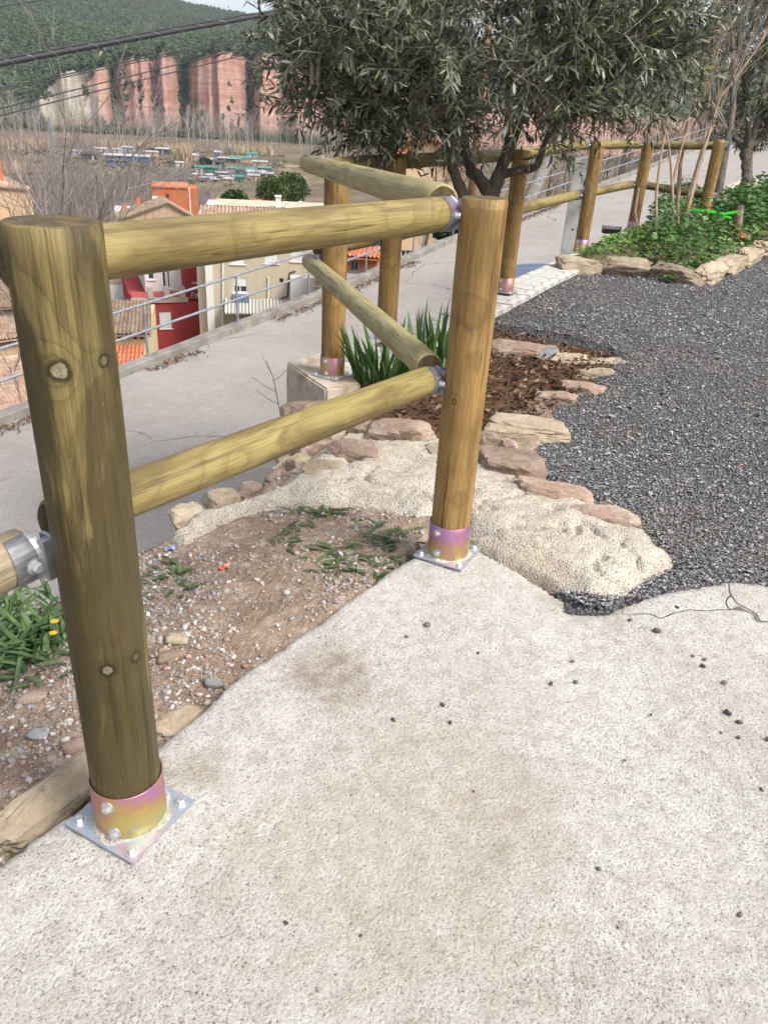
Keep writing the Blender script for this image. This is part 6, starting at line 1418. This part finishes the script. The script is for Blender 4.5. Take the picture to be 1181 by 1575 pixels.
# ------------------------------------------------------------------ allotment sheds
def sheds():
    pal = {'dark': speck('dark_boards', (.035, .037, .045), (.07, .07, .08), 2, .9, 0), 'white': plaster('dirty_white', (.46, .45, .43)), 'teal': speck('teal_sheet', (.035, .22, .18), (.06, .30, .25), 1, .6, 0), 'green': speck('green_mesh', (.03, .16, .12), (.05, .22, .16), 1, .8, 0), 'blue': speck('blue_sheet', (.05, .09, .19), (.09, .13, .24), 1, .6, 0), 'grey': speck('grey_sheet', (.30, .32, .35), (.42, .44, .47), 1, .6, 0), 'tan': TANW, 'salmon': plaster('salmon_render', (.55, .27, .19))}
    L = [(157, 232, 18, 6, 'white', 'white', 'flat-roofed white hut at the left end of the upper allotment row'), (181, 232, 12, 5, 'white', 'white', 'small white gabled hut beside bare reeds'), (196, 230, 18, 6, 'grey', 'grey', 'pale grey tunnel-like hut, third in the upper row'), (140, 241, 26, 7, 'dark', 'dark', 'long dark shed below the white hut'), (178, 243, 32, 7, 'dark', 'white', 'dark shed with white roof edge in the middle allotments'), (208, 245, 44, 8, 'blue', 'grey', 'long low shed with pale grey roof and blue side'), (182, 251, 30, 6, 'blue', 'dark', 'blue-fronted shed at the lower left of the plots'),
         (233, 237, 22, 6, 'tan', 'grey', 'tan hut with grey roof behind the bare thicket'), (250, 233, 22, 7, 'dark', 'grey', 'dark hut with light roof edge right of a small conifer'), (299, 243, 14, 8, 'salmon', 'grey', 'salmon pink hut near the tall reed clump'), (277, 253, 12, 5, 'white', 'white', 'small white hut below the reed clump'), (308, 262, 14, 8, 'grey', 'green', 'grey-green shed left of the green netting'), (326, 263, 22, 8, 'green', 'green', 'dark green netted shed in the right allotments'), (336, 238, 10, 7, 'blue', 'white', 'blue hut with white roof, top of the right allotments'), (352, 246, 34, 5, 'dark', 'grey', 'low shed with pale roof at the upper right plots'), (372, 246, 32, 6, 'tan', 'teal', 'shed with long teal tarpaulin roof in the right allotments'), (388, 239, 16, 5, 'grey', 'teal', 'small teal-roofed shed at the top right plots'), (338, 255, 14, 9, 'dark', 'dark', 'black upright shed in the centre right plots'), (360, 262, 22, 5, 'grey', 'teal', 'pale shed with turquoise awning'), (380, 266, 30, 8, 'dark', 'teal', 'black shed under a teal roof at the right plots'), (395, 271, 30, 7, 'grey', 'grey', 'grey metal shed beside the olive branches'), (322, 275, 12, 6, 'white', 'white', 'white box hut in the lower right plots'), (318, 281, 22, 4, 'grey', 'grey', 'low grey lean-to below the white box hut'), (364, 285, 10, 6, 'blue', 'grey', 'small blue shed in the lowest plots'), (371, 290, 12, 7, 'green', 'teal', 'small teal hut in the lowest plots'), (283, 283, 24, 4, 'green', 'teal', 'teal sheet-covered bed above the brick building roof'), (345, 278, 16, 4, 'tan', 'grey', 'low tan hut among garden beds'), (352, 233, 12, 5, 'dark', 'dark', 'little dark hut at the top edge of the right plots'), (400, 252, 22, 6, 'tan', 'white', 'tan shed partly behind the olive branches'),
         (303, 271, 14, 5, 'tan', 'grey', 'low tan hut left of the white box hut'), (342, 269, 18, 5, 'dark', 'grey', 'dark low shed with light roof below the black upright shed'), (408, 262, 20, 6, 'dark', 'teal', 'teal-roofed shed touching the olive branches'), (352, 292, 14, 5, 'tan', 'white', 'pale hut between the lowest plots and the brick building'), (392, 283, 18, 6, 'tan', 'grey', 'tan shed above the round green tree'), (332, 290, 12, 4, 'salmon', 'grey', 'reddish low hut above the orange roof'), (410, 276, 18, 6, 'dark', 'grey', 'dark shed just left of the receding rail end'), (318, 247, 16, 5, 'dark', 'white', 'dark shed with white roof left of the teal roofs'), (120, 235, 16, 5, 'grey', 'grey', 'grey hut by the green hedge at the left plots')]
    rng = random.Random(6)
    for (px, py, w, hh, wm, rm, lab) in L:
        hh *= 1.15
        r = ray(px, py + hh / 2); z = -28.8; t = (z - CAM[2]) / r[2]; p = CAM + r * t; s = t / F_PX; W = w * s; H = hh * s * .95
        o = empty('garden_shed', (p[0], p[1], float(terrain_z(np.array(p[0]), np.array(p[1]))) - .1)); o.rotation_euler = (0, 0, math.atan2(-p[0], p[1]) + rng.uniform(-.25, .25)); tag(o, lab, 'shed', 'allotment sheds'); D = min(W * .7, 6)
        mb = MB(); mb.box(-W / 2, W / 2, 0, D, 0, H); mb.build('wall', pal[wm], o)
        mb = MB(); sl = H * .22; v = np.array([[-W / 2 - .3, -.5, H + .003], [W / 2 + .3, -.5, H + .003], [W / 2 + .3, D + .3, H + sl], [-W / 2 - .3, D + .3, H + sl]]); mb.add(np.concatenate([v, v + [0, 0, .18]]), np.array([[3, 2, 1, 0], [4, 5, 6, 7], [0, 1, 5, 4], [1, 2, 6, 5], [2, 3, 7, 6], [3, 0, 4, 7]])); mb.build('roof', pal[rm], o)
        x = rng.uniform(-W * .3, W * .2); mb = MB(); mb.box(x, x + min(.9, W * .2), -.04, -.003, .02, H * .8); mb.build('door', pal['grey' if wm == 'dark' else 'dark'], o)
sheds()

# ------------------------------------------------------------------ bare trees, reeds, forest
def bare_geo(rng, H, kids=(7, 5, 4), col=(.2, .17, .15), r0=None, upright=.6, sides=3):
    mb = MB(); r0 = r0 or H * .012; n = 4; t = np.linspace(0, 1, n); tr = np.stack([np.cumsum(rng.normal(0, H * .016, n)), np.cumsum(rng.normal(0, H * .016, n)), t * H], -1); tr[0, :2] = 0
    mb.tube(tr, r0 * (1 - .85 * t), 3, col=np.array(col), cap=False)
    def br(p, d, L, r, lv):
        last = lv == len(kids) - 1; e = p + d * L + np.array([0, 0, L * .12 * upright]); cc = np.array(col) * rng.uniform(.8, 1.25)
        if last:                                           # the thinnest twigs: two crossed slivers
            s1 = np.cross(d, rng.normal(size=3)); s1 /= np.linalg.norm(s1) + 1e-9; mb.add([p - s1 * r, p + s1 * r, e], np.array([[0, 1, 2]]), 0, cc); s2 = np.cross(d, s1); mb.add([p - s2 * r, p + s2 * r, e], np.array([[0, 1, 2]]), 0, cc)
        else: mb.tube([p, e], [r, r * .4], 3, col=cc, cap=False)
        if not last:
            for _ in range(kids[lv + 1]):
                f = rng.uniform(.25, 1); nd = d + rng.normal(0, .45, 3); nd[2] += upright * .5; nd /= np.linalg.norm(nd); br(p + (e - p) * f, nd, L * rng.uniform(.35, .6), max(r * .5, H * .0009), lv + 1)
    for _ in range(kids[0]):
        f = rng.uniform(.22, .95); i = f * (n - 1); p = tr[int(i)] + (tr[min(int(i) + 1, n - 1)] - tr[int(i)]) * (i - int(i)); a = rng.uniform(0, 6.28); d = np.array([math.cos(a) * (1 - upright * .6), math.sin(a) * (1 - upright * .6), .3 + upright]); d /= np.linalg.norm(d); br(p, d, H * rng.uniform(.25, .42) * (1.15 - f * .5), r0 * .45 * (1.1 - f), 0)
    return mb
def near_bare_trees():
    SP = [(112, 340, 17.5, 190, 3.2, 'bare tree with a forked dark bough behind the front post'), (62, 340, 20, 215, 3.6, 'leafless tree just left of the forked bare tree'), (20, 340, 24, 225, 3.4, 'leafless tree at the left edge above the front post'), (205, 345, 80, 262, 3.0, 'bare spreading tree in front of the white-roofed house'), (268, 335, 90, 300, 2.4, 'small bare tree before the brick building'), (20, 560, 30, 455, 3.5, 'bare twiggy tree against the faded tile roof'), (180, 540, 36, 478, 2.6, 'thin bare tree against the yellow house')]
    for i, (px, py, d, top, sp, lab) in enumerate(SP):
        p = at(px, py, d); g = float(terrain_z(np.array(p[0]), np.array(p[1]))); H = at(px, top, d)[2] - g; rng = np.random.default_rng(200 + i)
        o = empty('bare_tree', (p[0], p[1], g)); tag(o, lab, 'tree', 'bare trees below the road')
        mb = MB(); c = np.array([.19, .16, .15]); fk = H * (.52 if i < 4 else .45); n = 6; t = np.linspace(0, 1, n); tr = np.stack([rng.normal(0, .05, n), rng.normal(0, .05, n), t * fk], -1); tr[0, :2] = 0; mb.tube(tr, (.10 if i < 5 else .035) - .02 * t, 8, col=c); mb.build('trunk', BARE, o, smooth=True)
        mb = MB()
        for k in range(7):
            a = k * .9 + rng.uniform(0, .6); dd = np.array([math.cos(a) * .55, math.sin(a) * .45, rng.uniform(.45, 1.0)]); stems_mesh(mb, rng, tr[-1 - (k % 3)], dd, (H - fk) * rng.uniform(.6, .95), .030 if i < 5 else .014, 3, .40, 4, c * rng.uniform(.8, 1.5), .10, 3, .0055)
        mb.build('crown', BARE, o)
    # the tree leaning beyond the railing
    P = np.array([on_n(805, 330, 10.6), on_n(822, 290, 10.6), on_n(846, 240, 10.7), on_n(862, 190, 10.8), on_n(870, 120, 10.9)]); b = P[0] - np.array([.3, 0, 1.0]); o = empty('bare_tree', b); tag(o, 'thick grey trunk leaning just beyond the road railing', 'tree', 'bare trees below the road'); mb = MB(); mb.tube(np.concatenate([[np.zeros(3)], P - b]), [.30, .27, .25, .22, .18, .12], 10); mb.build('trunk', BARK_GREY, o, smooth=True)
    mb = MB(); rng = np.random.default_rng(77)
    for k in range(10): stems_mesh(mb, rng, P[2 + k % 3] - b, np.array([rng.normal(0, .6), rng.normal(0, .5), .8]), 2.6, .06, 3, .4, 4, np.array([.16, .135, .12]), .1, 4, .008)
    mb.build('crown', BARE, o)
near_bare_trees()
def stuff_trees(name, label, cat, spots, variants, mat, rng, smin=.8, smax=1.2):
    """many copies of a few built trees joined into one mass"""
    data = [(np.concatenate(m.v), m.f, np.concatenate(m.c)) for m in variants]; out = MB()
    for k, (v, fs, c) in enumerate(data):
        idx = [i for i in range(len(spots)) if i % len(data) == k]
        for i in idx:
            p = spots[i]; s = rng.uniform(smin, smax); a = rng.uniform(0, 6.28); R = np.array([[math.cos(a), -math.sin(a), 0], [math.sin(a), math.cos(a), 0], [0, 0, 1]]) * s
            w = v @ R.T + p; b = rng.uniform(.75, 1.3); out.v.append(w); out.c.append(c * b)
            for f in fs: out.f.append(f + out.n); out.mi.append(np.zeros(len(f), np.int32))
            out.n += len(w)
    return tag(out.build(name, mat), label, cat, kind='stuff')
def valley():
    rng = np.random.default_rng(301)
    def ground(px_range, z_px, d0, d1, n):
        out = []
        for _ in range(n):
            px = rng.uniform(*px_range); r = ray(px, 200); d = math.sqrt(rng.uniform(d0 ** 2, d1 ** 2)); h = math.hypot(r[0], r[1]); x, y = r[0] / h * d, r[1] / h * d; out.append((x, y))
        P = np.array(out); return np.column_stack([P, terrain_z(P[:, 0], P[:, 1]) - .1])
    # the belt of bare riverside trees under the cliffs
    V = [bare_geo(rng, H, (8, 4, 3), c, None, .85) for H, c in ((19, (.27, .235, .21)), (22, (.33, .30, .275)), (16, (.20, .165, .145)), (13, (.22, .175, .15)))]
    stuff_trees('riverside_woodland', 'grey leafless riverside woodland massed below the red cliffs', 'woodland', ground((-90, 560), 0, 690, 850, 470), V, BARE, rng)
    V = [bare_geo(rng, H, (9, 5), c, H * .024, .5) for H, c in ((5, (.20, .165, .15)), (6.5, (.23, .20, .19)), (4, (.17, .14, .125)))]
    sp = np.concatenate([ground((-90, 420), 0, 560, 700, 240), ground((60, 285), 0, 150, 330, 600), ground((-90, 150), 0, 60, 330, 420), ground((250, 320), 0, 130, 200, 60), ground((-90, 150), 0, 330, 640, 200), ground((-90, 430), 0, 480, 680, 480), ground((280, 430), 0, 300, 480, 130)])
    stuff_trees('bare_thicket', 'purple-grey leafless thicket filling the valley below the houses', 'thicket', sp, V, BARE, rng)
    # pale poplars one can tell apart
    labs = ['tall pale poplar at the left of the bare woodland', 'pale poplar below the grey cliff rib', 'pale poplar before the first red rib', 'slim pale poplar under the middle cliff', 'pair-like pale poplar right of the gully mouth', 'pale poplar under the right-hand cliff', 'short pale poplar near the reed clump', 'rightmost pale poplar beside the olive branches']
    for i, (px, top) in enumerate(((60, 182), (102, 178), (187, 176), (236, 184), (272, 172), (290, 168), (318, 190), (352, 182))):
        d = 675 + 8 * (i % 3); r = ray(px, 215); h = math.hypot(r[0], r[1]); x, y = r[0] / h * d, r[1] / h * d; g = float(terrain_z(np.array(x), np.array(y))); rt = ray(px, top); H = CAM[2] + rt[2] / math.hypot(rt[0], rt[1]) * d - g
        m = bare_geo(np.random.default_rng(400 + i), H, (14, 5, 3), (.46, .43, .40), H * .013, .95); o = empty('poplar_tree', (x, y, g)); tag(o, labs[i], 'tree', 'pale poplars under the cliffs'); m.build('branches', BARE, o)
    # golden reeds
    mb = MB(); tv = np.array([[-.5, 0, 0], [.5, 0, 0], [.3, .6, .1], [-.3, .6, .1], [0, 1, .3]]); tf = [np.array([[0, 1, 2, 3]]), np.array([[3, 2, 4]])]
    for (a, b), d0, d1, n, H in (((-60, 75), 560, 600, 900, 5.5), ((130, 300), 610, 650, 1100, 4.5), ((268, 290), 470, 490, 420, 9), ((340, 420), 600, 640, 400, 6), ((-60, 30), 350, 420, 160, 4)):
        g = ground((a, b), 0, d0, d1, n); N = len(g); scatter_tmpl(mb, tv, tf, g, np.column_stack([rng.normal(0, .15, (N, 2)), np.ones(N)]), rng.normal(0, 1, (N, 3)), H * rng.uniform(.6, 1.2, N), np.full(N, 1.0), np.array([.40, .31, .20]) * rng.uniform(.6, 1.25, (N, 1)))
    tag(mb.build('reed_beds', BARE), 'golden dry reeds lining the valley floor', 'reeds', kind='stuff')
    # garden beds greenery
    mb = MB(); g = ground((-60, 440), 0, 290, 620, 5200); k = fbm(g[:, :2] * .03, 3, 5) > .42; g = g[k]; N = len(g); v = []; pebbles(mb, rng, g, rng.uniform(.4, 1.5, N), np.array([[.075, .085, .035], [.16, .125, .09], [.12, .105, .085], [.05, .06, .03]])[rng.integers(0, 4, N)] * rng.uniform(.6, 1.4, (N, 1)), ICO0, ICO0F, .8, .3)
    tag(mb.build('garden_scrub', FOREST), 'low green and brown scrub between the allotments', 'scrub', kind='stuff')
    # pine forest on the hills
    def pine(seed, H):
        r = np.random.default_rng(seed); m = MB()
        for k in range(2):
            c = np.array([r.normal(0, H * .13), r.normal(0, H * .13), H * (.38 + .34 * k)]); v = OCT * np.array([H * .26, H * .26, H * .24]) * r.uniform(.75, 1.15) * (1.15 - .2 * k) * (1 + r.uniform(-.35, .35, (6, 1)))
            m.add(v + c, OCTF, 0, np.array([.045, .066, .030]) * r.uniform(.7, 1.25) * np.ones((6, 1)))
        return m
    V = [pine(500 + i, H) for i, H in enumerate((9, 7.5, 10.5, 6.5, 8.5, 8))]; N = 26000
    az0, az1 = math.atan2(*ray(-90, 100)[:2]), math.atan2(*ray(450, 100)[:2]); a = rng.uniform(az0, az1, N); r = np.concatenate([rng.uniform(R_CL + 10, 1500, N * 3 // 5), rng.uniform(1500, 2650, N - N * 3 // 5)]); x, y = r * np.sin(a), r * np.cos(a); P = np.stack([x, y], -1)
    z = terrain_z(x, y); rise = (z + 29) / (np.interp(a, AZC, ZC) + 29); g = gully(a); cl = sstep(AZ_C0 - .01, AZ_C0 + .01, a); n1 = fbm(P * .012, 4, 21)
    onrock = (cl > .5) & (r < R_CL + 110) & (rise < .97)
    ok = (~onrock | (g > .55) & (rise > .05)) & ~meadow(a, r, x, y)
    ok &= rng.random(N) < np.where(r < R_CL + 130, .8, 1.0)
    pts = np.column_stack([x, y, z])[ok]; pts = pts[np.argsort(rng.random(len(pts)))]
    # a few bushes on ledges and at the cliff foot
    stuff_trees('pine_forest', 'dark green pine forest covering the hills behind the cliffs', 'forest', pts, V, FOREST, rng, .7, 1.35); print('pines', len(pts))
    N = 2200; a = rng.uniform(AZ_C0, az1, N); r = rng.uniform(R_CL - 45, R_CL + 60, N); x, y = r * np.sin(a), r * np.cos(a); k = (fbm(np.stack([a * 130, r * .02], -1), 3, 66) > .60); x, y = x[k], y[k]; V = [pine(600 + i, H) for i, H in enumerate((5, 7, 4))]
    stuff_trees('cliff_bushes', 'scattered dark bushes on the cliff ledges and at their foot', 'bushes', np.column_stack([x, y, terrain_z(x, y) - .6]), V, FOREST, rng)
valley()
def leafy(name, label, px, py, top, d, rx, seed, col, N=2600, size=.28, group=None):
    rng = np.random.default_rng(seed); p = at(px, py, d); g = float(terrain_z(np.array(p[0]), np.array(p[1]))); zt = at(px, top, d)[2]; zb = p[2]; o = empty(name, (p[0], p[1], g)); tag(o, label, 'tree', group); mb = MB(); mb.tube([[0, 0, 0], [0, 0, zb - g], [0, 0, zt - g - .4]], [.25, .2, .06], 8, col=np.array([.1, .07, .05])); mb.build('trunk', BARE, o)
    q = rng.normal(size=(N, 3)); q /= np.linalg.norm(q, axis=1)[:, None]; q *= rng.uniform(.2, 1, (N, 1)) ** .4; q *= (1 + .5 * (fbm(q * 2.2 + seed, 3, seed) - .5))[:, None]; h = (zt - zb) / 2
    pos = q * [rx, rx, h] + [0, 0, zb - g + h]; mb = MB(); scatter_tmpl(mb, RL_V, RL_F, pos, q + rng.normal(0, .6, (N, 3)), rng.normal(0, 1, (N, 3)) + [0, 0, .6], size * rng.uniform(.6, 1.3, N), size * .8, np.array(col) * rng.uniform(.6, 1.4, (N, 1))); tag(mb.build('crown', LEAF_GREEN, o))
leafy('round_tree', 'round dense green tree among the orange roofs', 362, 324, 292, 88, 1.45, 1, (.05, .095, .022))
leafy('pine_tree', 'bright green pine crown left of the fence rail end', 418, 322, 272, 105, 1.9, 2, (.075, .115, .03), group='pines by the tiled roof')
leafy('pine_tree', 'broad green pine right behind the white chimney', 448, 318, 262, 108, 2.4, 3, (.07, .11, .03), group='pines by the tiled roof')
leafy('conifer_bush', 'dark shrub beyond the railing beside the peach house', 700, 372, 345, 24, .7, 4, (.05, .075, .045), 1500, .12)
leafy('conifer_bush', 'small dark conifer between the upper allotment sheds', 234, 240, 229, 500, 4.2, 5, (.035, .045, .025), 500, 1.2)
leafy('conifer_bush', 'dark conifer beside the green netted shed', 316, 258, 243, 400, 3.2, 6, (.035, .055, .025), 500, 1.0)
def scrub_slope():
    rng = np.random.default_rng(801); V = [bare_geo(rng, H, (12, 4, 3), c, H * .02, .4) for H, c in ((3, (.22, .18, .15)), (2.2, (.26, .215, .18)), (3.8, (.18, .15, .13)))]
    u = rng.uniform(16, 110, 260); n = 10 + 30 * rng.random(260) ** 1.4; x = u * UD[0] + n * ND[0]; y = u * UD[1] + n * ND[1]; k = (x / y > .02) | (n < 14) & (u > 24); x, y = x[k], y[k]
    stuff_trees('hillside_scrub', 'brown leafless scrub on the slope beyond the road railing', 'scrub', np.column_stack([x, y, terrain_z(x, y) - .1]), V, BARE, rng)
scrub_slope()
def pylon(px, base, top, d, lab, mast=False):
    p = at(px, base, d); t = at(px, top, d); H = t[2] - p[2]; g = float(terrain_z(np.array(p[0]), np.array(p[1]))); H += p[2] - g; o = empty('power_pylon', (p[0], p[1], g)); tag(o, lab, 'pylon', 'power pylons'); m = GALV; mb = MB(); w = H * .07; r = .35 if d > 900 else .12
    for sx in (-1, 1):
        for sy in (-1, 1): mb.tube([[sx * w, sy * w, 0], [sx * w * .15, sy * w * .15, H]], r, 4)
    for k in range(8):
        f0, f1 = k / 8, (k + 1) / 8; a, b = w * (1 - .85 * f0), w * (1 - .85 * f1); mb.tube([[-a, -a, H * f0], [b, -b, H * f1]], r * .6, 3); mb.tube([[a, -a, H * f0], [-b, -b, H * f1]], r * .6, 3)
    mb.build('lattice_mast', m, o)
    if not mast:
        for f in (.78, .9): mb = MB(); mb.tube([[-H * .14, 0, H * f], [H * .14, 0, H * f]], r * 1.2, 4); mb.build('crossarm', m, o)
pylon(10, 36, 10, 1500, 'lattice pylon on the forested hill at the far left'); pylon(95, 48, 35, 1500, 'small lattice pylon on the wooded slope above the cliffs'); pylon(352, 32, 9, 2550, 'thin mast on the skyline ridge', True); pylon(255, 68, 57, 1350, 'tiny pylon above the tan meadow'); pylon(350, 52, 38, 1500, 'pylon on the ridge right above the thick cable'); pylon(85, 252, 180, 260, 'pale slender lattice mast rising from the valley reeds', True)
print('scene ready')

def haze():
    m = bpy.data.materials.new('thin_air'); m.use_nodes = True; nt = m.node_tree; nt.nodes.clear(); o = nt.nodes.new('ShaderNodeOutputMaterial'); v = nt.nodes.new('ShaderNodeVolumePrincipled'); v.inputs['Color'].default_value = (.80, .88, 1.0, 1); v.inputs['Density'].default_value = .00008; v.inputs['Anisotropy'].default_value = 0.0
    nt.links.new(v.outputs[0], o.inputs['Volume']); mb = MB(); mb.box(-6200, 6200, -6200, 6200, -33, 900); tag(mb.build('haze', m), 'thin blue air haze over the valley', 'haze', kind='stuff')
haze()
